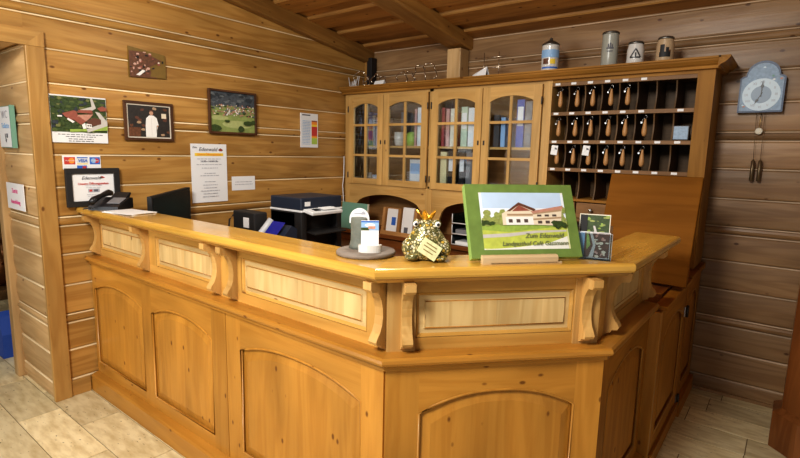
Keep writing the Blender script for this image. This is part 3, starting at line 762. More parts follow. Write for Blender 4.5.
B_('binder', -2.325, -2.262, yb_, z1_, .29, 'bindercream', 'cream binder with a round black hole, bottom of third glass door', 'binder')
mb = MB(); mb.lathe([(.011, -.002), (.011, .001)], (-2.293, 3.559, z1_+.06), 'black', 16, mx=Matrix.Rotation(PI/2, 4, 'X')); mb.build('finger_hole', [o for o in C.objects if o.get('label', '').startswith('cream binder')][0])
B_('binder', -2.25, -2.19, yb_, z1_, .30, 'blackm', 'black binder with a white printed spine left of the centre bar, third glass door', 'binder', spine='white')
B_('binder', -2.145, -2.09, yb_, z1_, .30, 'black', 'black binder with a white printed spine right of the centre bar, third glass door', 'binder', spine='white')
B_('binder', -2.08, -2.02, yb_, z1_, .29, 'bindergrey', 'dark grey binder at the right end, bottom of third glass door', 'binder')
B_('binder', -1.665, -1.605, yb_, z2_, .345, 'binderblue', 'tall blue binder with white label behind the fourth glass door', 'binder', spine='white')
B_('binder', -1.60, -1.545, yb_, z2_, .33, 'bindergrey', 'grey binder right of the blue one, fourth glass door', 'binder')
B_('book', -1.85, -1.80, yb_, z2_, .24, 'forest', 'dark book left of the centre bar, fourth glass door', 'book')
B_('book', -1.79, -1.75, yb_, z2_, .22, 'lblue', 'pale blue book beside the dark one, fourth glass door', 'book')

# ------------------------------------------------------------------ key rack
kr = thing('key_rack', 'dark wooden key rack with rows of numbered compartments beside the glazed cabinet', 'key rack', (-.95, 3.6, .83))
XK0, XK1 = -1.395, -.515; NC = 8; PW = (XK1-XK0)/NC
mb = MB(); mb.box(-1.428, XK0, YC-.005, 3.79, .83, 2.065, 'cab', 'Z'); mb.box(XK1, -.425, YC-.005, 3.79, .880, 2.065, 'cornice', 'Z'); mb.box(XK0, XK1, 3.775, 3.79, .88, 2.065, 'dark', 'X')
mb.box(XK0, XK1, YC-.005, 3.775, 2.045, 2.065, 'cornice', 'X'); mb.build('carcass', kr)
rz = [2.035, 1.837, 1.645, 1.455]
for i, z in enumerate(rz):
    mb = MB(); mb.box(XK0, XK1, YC+.006, 3.775, z-.009, z+.003, 'dark', 'X'); mb.box(XK0, XK1, YC, YC+.012, z-.015, z+.012, 'rackstrip', 'X', bev=.002)
    sh = mb.build('shelf', kr)
    cols = [range(6), range(8), range(8), range(8)][i]
    for c in cols:
        x = XK0+PW*(c+.5)-.018
        if i == 1 and c in (6,): continue
        mb = MB(); mb.box(x-.017, x+.017, YC-.002, YC, z-.008, z+.007, 'white', bev=.0005); mb.build('number_label', sh)
mb = MB(); mb.box(XK0, XK1, YC, 3.775, 1.238, 1.256, 'cornice', 'X', bev=.002); mb.build('shelf', kr)
for c in range(1, NC):
    x = XK0+PW*c; mb = MB()
    for z0, z1 in ((1.846, 2.026), (1.654, 1.826), (1.464, 1.634), (1.256, 1.444)):
        n = 10; fr = [(YC+.012+.022*math.sin(PI*i/n), z0+(z1-z0)*i/n) for i in range(n+1)]
        mb.strip(fr, [(3.775, z) for _, z in fr], lambda a, b, d: Vector((d, a, b)), x-.004, x+.004, 'dark', 'Z')
    mb.build('divider', kr)
for i in range(4):
    x0, x1 = XK0+.22*i+.004, XK0+.22*(i+1)-.004
    mb = MB(); mb.box(x0, x1, YC-.006, YC+.016, 1.125, 1.232, 'rackstrip', 'X', bev=.004); d = mb.build('drawer', kr)
    mb = MB(); mb.lathe([(.005, 0), (.005, .012), (.013, .018), (.014, .026), (.008, .032), (.001, .033)], ((x0+x1)/2, YC-.006, 1.185), 'steel', 16, mx=Matrix.Rotation(PI/2, 4, 'X')); mb.build('knob', d)
mb = MB(); mb.box(XK0, XK1, YC, 3.775, 1.10, 1.122, 'rackstrip', 'X'); mb.build('lower_rail', kr)

# keys: wooden pear-shaped fob, ring, key, hook
def make_key(tagged):
    t = thing('room_key', 'x', 'key', (0, 0, 0), 'room keys with wooden fobs')
    mb = MB(); mb.lathe([(.002, -.140), (.010, -.137), (.0155, -.125), (.017, -.108), (.0145, -.085), (.0105, -.058), (.0075, -.040), (.008, -.034), (.0045, -.030)], (.004, 0, -.002), 'fob', 12); mb.build('fob', t)
    mb = MB(); mb.tube([(.004+.009*math.cos(k*PI/6), 0, -.022+.012*math.sin(k*PI/6)) for k in range(12)], .0012, 'steel', 6, True)
    mb.tube([(0.003, .045, -.006), (.003, -.002, -.008), (.003, -.006, -.003)], .0016, 'iron', 6); mb.build('ring', t)
    mb = MB(); mb.tube([(-.002, -.006, -.020), (-.017, -.010, -.056)], .0018, 'steel', 6); mb.box(-.020, -.011, -.0105, -.009, -.060, -.050, 'steel'); mb.build('key_blade', t)
    if tagged:
        mb = MB(); mb.box(-.028, .018, -.021, -.020, -.078, -.012, 'white', mx=Matrix.Rotation(.12, 4, 'Y')); p = mb.build('paper_tag', t)
        mb = MB(); mb.prism([(-.018, -.055), (-.004, -.038), (.010, -.042), (.006, -.030), (-.008, -.026), (-.006, -.040)], lambda a, b, d: Vector((a, d, b)), -.0225, -.0212, 'ink'); mb.build('printed_mark', p)
    return t
kA, kB = make_key(False), make_key(True); usedA = usedB = False
ordn = ['first', 'second', 'third', 'fourth', 'fifth', 'sixth']; rown = ['top', 'middle', 'lowest']
for r_, n_ in enumerate((5, 6, 6)):
    for c in range(n_):
        loc = (XK0+PW*(c+.5)+(.002 if c % 2 else -.004), YC+.022, rz[r_]-.014)
        tg = r_ == 2 and c in (0, 2)
        lab = f'{ordn[c]} wooden key fob from the left in the {rown[r_]} row' + (', with a white paper tag' if tg else '')
        if tg:
            if not usedB: o = kB; o.location = loc; o['label'] = lab; usedB = True
            else: dup(kB, loc, lab)
        else:
            if not usedA: o = kA; o.location = loc; o['label'] = lab; usedA = True
            else: dup(kA, loc, lab)
mb = MB(); mb.box(-.620, -.535, YC+.02, YC+.08, 1.66, 1.745, 'bindergrey', bev=.004); mb.box(-.616, -.539, YC+.018, YC+.0202, 1.664, 1.741, 'clockblue')
tag(mb.build('small_box'), 'small grey blue box in the right compartment of the key rack', 'box')

# ------------------------------------------------------------------ on top of the cabinet
ZT = 2.126
def stein(x, y, r, h, mat, label, lid, deco):
    t = thing('beer_stein', label, 'beer stein', (x, y, ZT), 'beer steins on the cabinet')
    k = .85 if deco in ('tri', 'pic') else .97
    mb = MB(); mb.lathe([(r*1.0, 0), (r*1.05, .006), (r*1.0, .014), (r*.98, h*.3), (r*.98, h*.7), (r*k, h*.93), (r*k*1.02, h), (r*.8, h), (r*.8, h-.01)], (x, y, ZT), mat, 28); mb.build('body', t)
    mb = MB(); a = 2.0; hx, hy = math.cos(a), math.sin(a)
    mb.tube([(x+hx*r*.9, y+hy*r*.9, ZT+h*.85), (x+hx*(r+.035), y+hy*(r+.035), ZT+h*.8), (x+hx*(r+.042), y+hy*(r+.042), ZT+h*.5), (x+hx*(r+.02), y+hy*(r+.02), ZT+h*.22), (x+hx*r*.9, y+hy*r*.9, ZT+h*.2)], .008, mat, 8); mb.build('handle', t)
    mb = MB()
    if lid == 'tall': mb.lathe([(r*1.0, h-.004), (r*1.02, h+.004), (r*.8, h+.014), (r*.35, h+.03), (r*.15, h+.036), (r*.22, h+.044), (.002, h+.052)], (x, y, ZT), 'pewter', 24)
    else: mb.lathe([(r*k*1.04, h-.006), (r*k*1.05, h+.004), (r*k*.9, h+.010), (.002, h+.014)], (x, y, ZT), 'pewter', 24)
    mb.build('lid', t)
    def patch(mat_, poly, lift=.0015):
        m2 = MB(); a0 = math.atan2(-y, -x); P = []
        for u, v in poly:
            aa = a0+u/r; rad = r*.985+lift; P.append((x+rad*math.cos(aa), y+rad*math.sin(aa), ZT+v*h))
        m2.faces(P, [tuple(range(len(P)))], mat_, 'Z'); return m2
    def grid(mat_, u0, u1, v0, v1, name, lift=.0015, n=8):
        m2 = MB(); a0 = math.atan2(-y, -x); P = []
        for v in (v0, v1):
            for i in range(n+1):
                aa = a0+(u0+(u1-u0)*i/n)/r; rad = r*1.0+lift; P.append((x+rad*math.cos(aa), y+rad*math.sin(aa), ZT+v*h))
        m2.faces(P, [(i, i+1, n+2+i, n+1+i) for i in range(n)], mat_, 'Z', smooth=True); return m2.build(name, t)
    if deco == 'blue':
        grid('lblue', -.075, .075, .52, .80, 'blue_band'); grid('photobrown', -.05, -.01, .28, .48, 'painted_scene'); grid('yellow', .0, .035, .28, .46, 'painted_scene'); grid('blue', -.06, .06, .12, .18, 'lower_band')
    elif deco == 'crest':
        grid('ink', -.022, .022, .52, .56, 'printed_crest'); grid('ink', -.014, -.006, .56, .66, 'printed_crest'); grid('ink', -.003, .005, .56, .69, 'printed_crest'); grid('ink', .009, .016, .56, .65, 'printed_crest'); grid('ink', -.018, .018, .44, .47, 'printed_line'); grid('clockrim', -.075, .075, .03, .055, 'foot_band')
    elif deco == 'tri':
        grid('black', -.030, .030, .30, .36, 'printed_triangle', .002, 4)
        m2 = MB(); a0 = math.atan2(-y, -x)
        for s_, (ua, va, ub, vb) in enumerate([(-.030, .33, 0, .72), (.030, .33, 0, .72), (0, .33, 0, .55)]):
            P = []
            for i in range(5):
                for dz in (-.03, .03):
                    q = i/4; u = ua+(ub-ua)*q; v = va+(vb-va)*q; aa = a0+(u+dz*.14)/r; P.append((x+(r+.002)*math.cos(aa), y+(r+.002)*math.sin(aa), ZT+v*h))
            m2.faces(P, [(2*i, 2*i+1, 2*i+3, 2*i+2) for i in range(4)], 'black', 'Z')
        m2.build('printed_triangle', t)
    else:
        grid('blackm', -.032, .030, .22, .42, 'dark_picture', .002); grid('blackm', -.028, -.004, .42, .72, 'dark_picture', .002); grid('blackm', .004, .020, .42, .60, 'dark_picture', .002, 4); grid('bal', -.004, .004, .42, .66, 'dark_picture', .002, 3); grid('photobrown', .020, .030, .42, .50, 'dark_picture', .002, 3)
    return t
stein(-1.447, 3.54, .060, .185, 'ceramic', 'white beer stein with blue painted band and pointed pewter lid', 'tall', 'blue')
stein(-1.045, 3.54, .052, .215, 'stonew', 'tall pale grey beer stein with printed crest', 'flat', 'crest')
stein(-.885, 3.54, .052, .135, 'ceramic', 'short cream beer stein with a black triangle', 'flat', 'tri')
stein(-.715, 3.54, .052, .145, 'tan', 'short tan beer stein with a dark printed picture', 'flat', 'pic')
# curled wire ornaments
def curl(pts_list, label, x, y):
    mb = MB()
    for cx, cyy, czz, rad, a0, a1 in pts_list:
        n = 18; mb.tube([(cx+rad*math.cos(a0+(a1-a0)*i/n), cyy+.02*math.sin(i*.7), czz+rad*math.sin(a0+(a1-a0)*i/n)) for i in range(n+1)], .0045, 'foil', 6)
        s = (cx+rad*math.cos(a0), cyy, czz+rad*math.sin(a0)); mb.tube([s, (s[0]+.015, s[1], ZT+.004)], .004, 'foil', 6)
    mb.box(min(p[0] for p in pts_list)-.03, max(p[0] for p in pts_list)+.03, y-.012, y+.012, ZT, ZT+.006, 'foil')
    return tag(mb.build('wire_ornament'), label, 'ornament', 'curled wire ornaments on the cabinet')
curl([(-3.27, 3.56, ZT+.09, .07, -.6, 3.4), (-3.20, 3.56, ZT+.07, .045, 2.8, 7)], 'curled wire ornament nearest the dark corner duct', -3.25, 3.56)
curl([(-3.08, 3.56, ZT+.075, .045, -.9, 4.2), (-3.00, 3.56, ZT+.05, .035, .5, 5)], 'small curled wire ornament behind the white card on the cabinet', -3.05, 3.56)
curl([(-2.78, 3.56, ZT+.065, .05, -1.2, 3.6), (-2.70, 3.56, ZT+.06, .045, -.9, 2.2)], 'curled wire ornament above the second glass door', -2.75, 3.56)
curl([(-2.50, 3.57, ZT+.09, .07, -.9, 2.6), (-2.60, 3.57, ZT+.09, .06, .6, 4.2)], 'curled wire ornament left of the short post', -2.55, 3.57)
mb = MB()
for i in range(9):
    a = random.uniform(-.5, .5); b = random.uniform(-.4, .4)
    mb.tube([(-3.36+i*.012, 3.52, ZT+.004), (-3.36+i*.012+a*.09, 3.52+b*.05, ZT+random.uniform(.06, .12))], .003, 'lgrey', 5)
mb.box(-3.37, -3.24, 3.505, 3.535, ZT, ZT+.008, 'foil')
tag(mb.build('dried_twigs'), 'bunch of thin pale twigs at the left end of the cabinet top', 'dried twigs')
mb = MB(); mb.faces([(-3.03, 3.47, ZT+.001), (-2.92, 3.47, ZT+.001), (-2.92, 3.49, ZT+.045), (-3.03, 3.49, ZT+.04), (-2.92, 3.51, ZT+.001), (-3.03, 3.51, ZT+.001)], [(0, 1, 2, 3), (2, 3, 5, 4)], 'white'); tag(mb.build('folded_card'), 'small folded white card among the wire ornaments', 'card')
mb = MB(); mb.faces([(-2.03, 3.46, ZT+.001), (-1.91, 3.46, ZT+.001), (-1.91, 3.48, ZT+.075), (-2.03, 3.48, ZT+.02), (-1.91, 3.53, ZT+.001), (-2.03, 3.53, ZT+.001)], [(0, 1, 2, 3), (2, 3, 5, 4)], 'white'); tag(mb.build('slanted_card'), 'slanted white card right of the short post on the cabinet', 'card')
# thin rail behind: small wire stand
mb = MB()
for x in (-2.06, -1.93): mb.tube([(x, 3.70, ZT), (x, 3.70, ZT+.22)], .003, 'foil', 6)
mb.tube([(-2.12, 3.70, ZT+.10), (-1.87, 3.70, ZT+.10)], .003, 'foil', 6); mb.tube([(-2.12, 3.70, ZT+.18), (-1.87, 3.70, ZT+.18)], .003, 'foil', 6)
tag(mb.build('wire_stand'), 'thin wire plate stand behind the slanted white card', 'wire stand')

# ------------------------------------------------------------------ base cabinets and desk behind the counter
bc = thing('back_sideboard', 'red brown sideboard with drawers under the wall cabinet', 'sideboard', (-2.4, 3.6, 0))
mb = MB(); mb.box(-3.39, -.88, 3.36, 3.79, .795, .828, 'reddesk', 'X', bev=.004); mb.build('worktop', bc)
mb = MB(); mb.box(-3.39, -.88, 3.40, 3.79, 0, .795, 'reddesk', 'X'); mb.build('carcass', bc)
for i in range(5):
    x0 = -3.38+.498*i; mb = MB(); mb.box(x0+.01, x0+.488, 3.385, 3.40, .63, .78, 'reddesk', 'X', bev=.004); d = mb.build('drawer', bc)
    mb = MB(); mb.ball((x0+.249, 3.375, .705), .013, 'brass'); mb.build('knob', d)
    mb = MB(); mb.box(x0+.01, x0+.488, 3.385, 3.40, .06, .61, 'reddesk', 'Z', bev=.004); mb.build('door', bc)
dk = thing('desk', 'dark red brown desk along the wall behind the counter', 'desk', (-2.9, 2.3, 0))
mb = MB(); mb.box(-3.39, -2.35, 1.46, 3.30, .715, .745, 'reddesk', 'Y', bev=.004); mb.build('desktop', dk)
for x, y in ((-3.34, 1.52), (-2.42, 1.52), (-3.34, 3.24), (-2.42, 3.24)):
    mb = MB(); mb.box(x-.03, x+.03, y-.03, y+.03, 0, .715, 'reddesk', 'Z', bev=.004); mb.build('leg', dk)

# monitor
mo = thing('monitor', 'black flat computer monitor turned sideways behind the counter', 'monitor', (-3.09, 1.66, .745))
tdir = Vector((-.52, .85, 0)).normalized(); nd = Vector((tdir.y, -tdir.x, 0)); S = Vector((-3.085, 1.485, 0))
fm = lambda u, z, d: S+tdir*u+nd*d+Vector((0, 0, z))
W_ = .45
mb = MB(); mb.strip([(0, .90), (W_, .90)], [(0, 1.245), (W_, 1.275)], fm, -.03, 0, 'blackm'); mb.build('casing', mo)
mb = MB(); mb.strip([(.010, .93), (W_-.010, .93)], [(.010, 1.234), (W_-.010, 1.264)], fm, 0, .001, 'screen'); mb.build('screen', mo)
mb = MB(); q = fm(W_/2, 0, -.015); mb.box(q.x-.02, q.x+.02, q.y-.02, q.y+.02, .755, .95, 'black'); mb.build('neck', mo)
mb = MB(); mb.lathe([(.10, 0), (.10, .006), (.02, .014)], (q.x, q.y, .745), 'black', 24); mb.build('foot', mo)

# printer
pr = thing('printer', 'dark blue and black office printer with pale stripe and white control panel', 'printer', (-2.7, 2.40, .745))
X0, X1, Y0, Y1 = -2.885, -2.56, 2.22, 2.60
mb = MB(); mb.box(X0, X1-.06, Y0, Y1, .745, 1.135, 'blackm', bev=.01); mb.box(X0, X1, Y0, Y0+.05, .745, 1.135, 'blackm', bev=.006); mb.box(X0, X1, Y1-.05, Y1, .745, 1.135, 'blackm', bev=.006); mb.build('body', pr)
mb = MB(); mb.box(X0-.004, X1+.004, Y0-.004, Y1+.004, 1.135, 1.149, 'lgrey', bev=.004); mb.build('pale_stripe', pr)
mb = MB(); mb.box(X0, X1, Y0, Y1, 1.149, 1.232, 'navy', bev=.008); o = mb.build('scanner_lid', pr)
mb = MB(); mb.box(X1-.004, X1+.002, Y0+.03, Y0+.08, 1.175, 1.205, 'lgrey', bev=.002); mb.build('badge', o)
mb = MB(); mb.box(-.0, .10, 0, .28, 0, .022, 'lgrey', mx=Matrix.Translation((X1-.01, Y0+.02, 1.138)) @ Matrix.Rotation(.18, 4, 'Y'), bev=.004); o = mb.build('control_panel', pr)
mb = MB(); mb.box(.03, .07, .05, .10, .022, .026, 'black', mx=Matrix.Translation((X1-.01, Y0+.02, 1.138)) @ Matrix.Rotation(.18, 4, 'Y')); mb.build('button_pad', o)
mb = MB(); mb.box(0, .15, .0, .30, 0, .010, 'blackm', mx=Matrix.Translation((X1-.07, Y0+.05, 1.0)) @ Matrix.Rotation(.10, 4, 'Y'), bev=.002); mb.build('output_tray', pr)
mb = MB(); mb.box(X1+.148, X1+.154, Y0+.30, Y0+.34, .99, 1.04, 'lblue'); mb.bm.free()
mb = MB(); mb.box(.005, .065, 0, .12, .0265, .028, 'white', mx=Matrix.Translation((X1+.01, Y0+.13, 1.138)) @ Matrix.Rotation(.18, 4, 'Y')); tag(mb.build('paper_sheet'), 'white sheet of paper lying on the printer control panel', 'paper')
# desk phone with blue display + card terminal
bx = thing('card_terminal', 'black box with a pale socket beside the desk phone', 'device', (-2.98, 1.93, .745))
mb = MB(); mb.box(-2.875, -2.645, 1.91, 2.01, .745, 1.150, 'blackm', bev=.008); mb.build('housing', bx)
mb = MB(); mb.box(-2.755, -2.70, 1.903, 1.911, 1.05, 1.115, 'lgrey', bev=.003); mb.build('socket', bx)
mb = MB(); mb.tube([(-2.875, 1.96, 1.10), (-2.93, 1.95, 1.11), (-2.96, 1.94, 1.08), (-2.97, 1.93, .95), (-2.95, 1.92, .748)], .006, 'black', 8); mb.build('cable', bx)
ph = thing('desk_phone', 'dark desk phone with a bright blue display behind the counter', 'phone', (-2.62, 1.93, .745))
mb = MB(); mb.prism([(0, 0), (.20, 0), (.20, .26), (.16, .28), (0, .15)], lambda a, b, d: Vector((-2.625+d, 1.85+a, .745+b*1.22)), 0, .22, 'navy'); mb.build('base', ph)
mb = MB(); mb.faces([(-2.56, 1.93, 1.020), (-2.44, 1.93, 1.020), (-2.44, 2.00, 1.092), (-2.56, 2.00, 1.092)], [(0, 1, 2, 3)], 'lcd'); mb.build('display', ph)
for v in ph.children[-1].data.vertices: v.co += Vector((0, -.012, .012))
mb = MB(); mb.tube([(-2.595, 1.88, .985), (-2.595, 1.94, 1.045), (-2.595, 2.0, 1.105)], .022, 'greyp', 10); mb.build('handset', ph)

# green card, brochure rack, trays on the sideboard
gc = thing('green_poster_board', 'mint green square board standing behind the stone sculpture', 'board', (-3.24, 3.40, .828))
mb = MB(); mb.box(-.165, .155, 0, .012, 0, .245, 'mint', mx=Matrix.Translation((-3.185, 3.385, .832)) @ Matrix.Rotation(-.12, 4, 'X')); mb.build('panel', gc)
mb = MB(); mb.box(.155, .163, -.001, .013, 0, .245, 'cream', mx=Matrix.Translation((-3.185, 3.385, .832)) @ Matrix.Rotation(-.12, 4, 'X')); mb.build('pale_edge', gc)
br = thing('brochure_rack', 'small wooden brochure rack with two slots on the sideboard', 'brochure rack', (-2.74, 3.42, .828))
def rk(x, z, d): return Vector((-2.85+x, 3.385+d+z*.18, .829+z*1.15))
for a, b in ((0, .028), (.17, .20), (.345, .375)):
    mb = MB(); mb.strip([(a, 0), (b, 0)], [(a, .205), (b, .205)], rk, 0, .045, 'racklight', 'Z'); mb.build('upright', br)
mb = MB(); mb.strip([(0, 0), (.375, 0)], [(0, .20), (.375, .20)], rk, .045, .055, 'racklight', 'X'); mb.strip([(0, 0), (.375, 0)], [(0, .03), (.375, .03)], rk, -.008, .0, 'racklight', 'X'); mb.build('back_board', br)
for x0, lab, col in ((.045, 'white and blue leaflets in the left slot of the wooden brochure rack', 'blue'), (.215, 'white leaflets in the right slot of the wooden brochure rack', 'ink')):
    t = thing('leaflet_stack', lab, 'leaflets', tuple(rk(x0+.05, .0, .03))); top = .195 if col == 'blue' else .215
    mb = MB(); mb.strip([(x0, .002), (x0+.115, .002)], [(x0, top), (x0+.115, top)], rk, .012, .035, 'white'); mb.build('paper', t)
    mb = MB()
    if col == 'blue': mb.strip([(x0+.055, .075), (x0+.10, .075)], [(x0+.055, .135), (x0+.10, .135)], rk, .0105, .0118, 'blue')
    else: mb.strip([(x0+.03, .02), (x0+.07, .02)], [(x0+.03, .07), (x0+.07, .07)], rk, .0105, .0118, 'ink')
    mb.build('print', t)
for k in range(3):
    z = .829+k*.085
    t = thing('letter_tray', ['lowest smoky acrylic letter tray, under two others', 'middle smoky acrylic letter tray of the stack of three', 'topmost smoky acrylic letter tray of the stack of three'][k], 'letter tray', (-1.9, 3.45, z), 'stacked letter trays')
    mb = MB(); xa, xb, ya, yb2 = -2.10, -1.74, 3.375, 3.62
    mb.box(xa, xb, ya, yb2, z, z+.005, 'tray'); mb.box(xa, xa+.005, ya, yb2, z+.005, z+.08, 'tray'); mb.box(xb-.005, xb, ya, yb2, z+.005, z+.08, 'tray'); mb.box(xa, xb, yb2, yb2+.005, z, z+.08, 'tray'); mb.build('tray_shell', t)
    mb = MB(); mb.tube([(xa, ya, z+.006), (xb, ya, z+.006)], .005, 'lgrey', 8); mb.tube([(xa, ya, z+.006), (xa, ya, z+.078)], .004, 'lgrey', 8); mb.build('rim', t)
    if k < 2:
        mb = MB(); mb.box(xa+.02, xb-.03, ya+.02, yb2-.02, z+.0055, z+.03+.01*k, 'bindergrey' if k else 'white', bev=.002)
        tag(mb.build('paper_stack'), ['stack of papers in the lowest letter tray', 'dark folders in the middle letter tray'][k], 'papers')

# ------------------------------------------------------------------ things on the counter
ZC = 1.18
# stone on round plate, arched card, card holder
mb = MB(); mb.lathe([(.102, 0), (.108, .004), (.108, .012), (.104, .016), (.001, .016)], (-1.20, 1.345, ZC), 'stoneplate', 40); tag(mb.build('stone_plate'), 'round grey stone plate at the front of the counter', 'stone plate')
sc_ = thing('stone_sculpture', 'upright green grey stone with a white round-topped card behind it', 'stone sculpture', (-1.24, 1.35, ZC+.016))
mb = MB()
pf = [(.046, 0), (.042, .012), (.037, .03), (.036, .06), (.035, .09), (.034, .109), (.032, .113), (.001, .114)]
P = []; seg = 24
for r_, z in pf:
    for k in range(seg):
        a = 2*PI*k/seg; rr_ = r_*(1+.05*math.sin(3*a+z*20)+.03*math.sin(7*a+z*60)); P.append((-1.240+rr_*math.cos(a), 1.352+rr_*.7*math.sin(a), ZC+.016+z))
mb.faces(P, [(i*seg+k, i*seg+(k+1) % seg, (i+1)*seg+(k+1) % seg, (i+1)*seg+k) for i in range(len(pf)-1) for k in range(seg)]+[tuple(range(seg))], 'slate', smooth=True); mb.build('stone', sc_)
d_ = Vector((1.24, -1.352)).normalized(); tt = Vector((-d_.y, d_.x)); cb = Vector((-1.24, 1.352))-d_*.036
fa = lambda a, b, d: Vector((cb.x+tt.x*a-d_.x*d, cb.y+tt.y*a-d_.y*d, ZC+.016+b))
arc = [(.037*math.cos(PI*i/16), .104+.040*math.sin(PI*i/16)) for i in range(17)]
mb = MB(); mb.prism([(.012, 0), (.012, .088), (.037, .088)]+arc+[(-.037, .088), (-.012, .088), (-.012, 0)], fa, 0, .004, 'white'); o = mb.build('card', sc_)
mb = MB(); mb.prism([(-.020, .126), (-.006, .127), (.006, .126), (.010, .131), (.015, .133), (.020, .128), (.022, .122), (.010, .121), (-.004, .123), (-.020, .123)], fa, -.0015, -.0005, 'inkl'); mb.build('print', o)
chd = thing('card_holder', 'white holder with upright picture cards in front of the stone', 'card holder', (-1.165, 1.31, ZC+.016))
d2 = Vector((1.165, -1.31)).normalized(); t2 = Vector((-d2.y, d2.x)); c2_ = Vector((-1.163, 1.325))
fh = lambda a, b, d: Vector((c2_.x+t2.x*a-d2.x*d, c2_.y+t2.y*a-d2.y*d, ZC+.016+b))
mb = MB(); mb.prism([(.042*math.cos(2*PI*i/24), .024*math.sin(2*PI*i/24)) for i in range(24)], lambda a, b, d: fh(a, d, b), 0, .026, 'ceramic', smooth=False); mb.build('base', chd)
mb = MB(); mb.prism(rect(-.032, .026, .030, .112), fh, -.004, .006, 'white'); mb.build('card_stack', chd)
O_ = fh(-.032, .078, -.0045); U_ = fh(.030, .078, -.0045)-O_; V_ = Vector((0, 0, .034))
art('picture', chd, O_, U_, V_, [('lblue', R01), ('white', ell(.5, .55, .3, .2)), ('tree', rect(0, 0, .45, .3)), ('roofl', rect(.4, .15, .8, .45)), ('blue', rect(0, .85, 1, 1))])

# frog king money box
fr = thing('frog_figure', 'gold and green mosaic frog figure with a golden crown holding a sign', 'figurine', (-1.0, 1.44, ZC))
fd = Vector((1.0, -1.44, 0)).normalized(); ft = Vector((-fd.y, fd.x, 0)); FC = Vector((-.998, 1.437, ZC))
mxF = Matrix(((ft.x, -fd.x, 0, FC.x), (ft.y, -fd.y, 0, FC.y), (0, 0, 1, FC.z), (0, 0, 0, 1))) @ Matrix.Scale(.93, 4)  # x right, y away, z up
FS = 1.0
def fp(x, y, z): return mxF @ Vector((x, y, z))
mb = MB()
prf = [(.052, 0), (.070, .006), (.080, .022), (.082, .045), (.077, .070), (.064, .092), (.051, .110), (.044, .122), (.038, .134), (.028, .145), (.015, .151), (.001, .152)]
mb.lathe(prf, (0, 0, 0), 'frog', 32, mx=mxF, sx=1, sy=.78)
for s_ in (-1, 1):
    mb.ball((0, 0, 0), .034, 'frog', sx=.9, sy=1.0, sz=1.15, mx=mxF @ Matrix.Translation((s_*.062, -.018, .043)))
    mb.ball((0, 0, 0), .020, 'frog', sx=1.3, sy=1.5, sz=.6, mx=mxF @ Matrix.Translation((s_*.052, -.058, .0155)))
    mb.ball((0, 0, 0), .017, 'frog', mx=mxF @ Matrix.Translation((s_*.037, -.012, .135)))
mb.build('body', fr)
for s_ in (-1, 1):
    mb = MB(); mb.ball((0, 0, 0), .0110, 'eyewhite', mx=mxF @ Matrix.Translation((s_*.041, -.024, .134))); e_ = mb.build('eye', fr)
    mb = MB(); mb.ball((0, 0, 0), .0058, 'black', sy=.6, mx=mxF @ Matrix.Translation((s_*.041+.001, -.0345, .135))); mb.build('pupil', e_)
mb = MB(); n = 40; P = []
for k in range(n):
    a = 2*PI*k/n; ph_ = (k % 8)/8; hgt = .010+.026*(1-abs(2*ph_-1)); r0 = .017; r1 = .017+.62*hgt
    P += [mxF @ Vector((r0*math.cos(a), r0*.8*math.sin(a), .147)), mxF @ Vector((r1*math.cos(a), r1*.8*math.sin(a), .147+hgt))]
mb.faces(P, [(2*k, 2*((k+1) % n), 2*((k+1) % n)+1, 2*k+1) for k in range(n)], 'gold'); 
mb.lathe([(.018, .143), (.018, .150), (.001, .150)], (0, 0, 0), 'gold', 20, mx=mxF, sy=.8)
cw = mb.build('crown', fr); md = cw.modifiers.new('thick', 'SOLIDIFY'); md.thickness = .003
mb = MB(); ms = mxF @ Matrix.Translation((.012, -.083, .050)) @ Matrix.Rotation(-.18, 4, 'X') @ Matrix.Rotation(.55, 4, 'Y')
mb.box(-.038, .038, -.002, .002, -.028, .030, 'signtag', mx=ms, bev=.001); o = mb.build('sign', fr)
mb = MB()
for i_, (a, w) in enumerate(((.016, .022), (.004, .026), (-.010, .020))): mb.box(-w, w, -.0032, -.0022, a-.0018, a+.0018, 'olive', mx=ms)
mb.build('lettering', o)

# green picture board on its wooden rest
t3 = (Cc-B).normalized(); n3 = Vector((-t3.y, t3.x))
al = thing('green_picture_board', 'thick leaf green picture board showing a chalet, leaning on a wooden rest', 'picture board', (-.70, 1.63, ZC))
S3 = Vector((-.835, 1.478, ZC+.016)); Uv = Vector((t3.x, t3.y, 0)); Vv = Vector((n3.x*.125, n3.y*.125, .262)).normalized(); Wv = Uv.cross(Vv)   # Wv faces the room
if Wv.dot(Vector((n3.x, n3.y, 0))) > 0: Wv = -Wv
WA, HA, TA = .412, .273, .030
def fA(a, b, d): return S3+Uv*a+Vv*b-Wv*d
mb = MB(); mb.strip([(0, 0), (WA, 0)], [(0, HA), (WA, HA)], fA, 0, .001, 'green'); mb.strip([(0, 0), (WA, 0)], [(0, HA), (WA, HA)], fA, .001, TA, 'greenl'); mb.build('board', al)
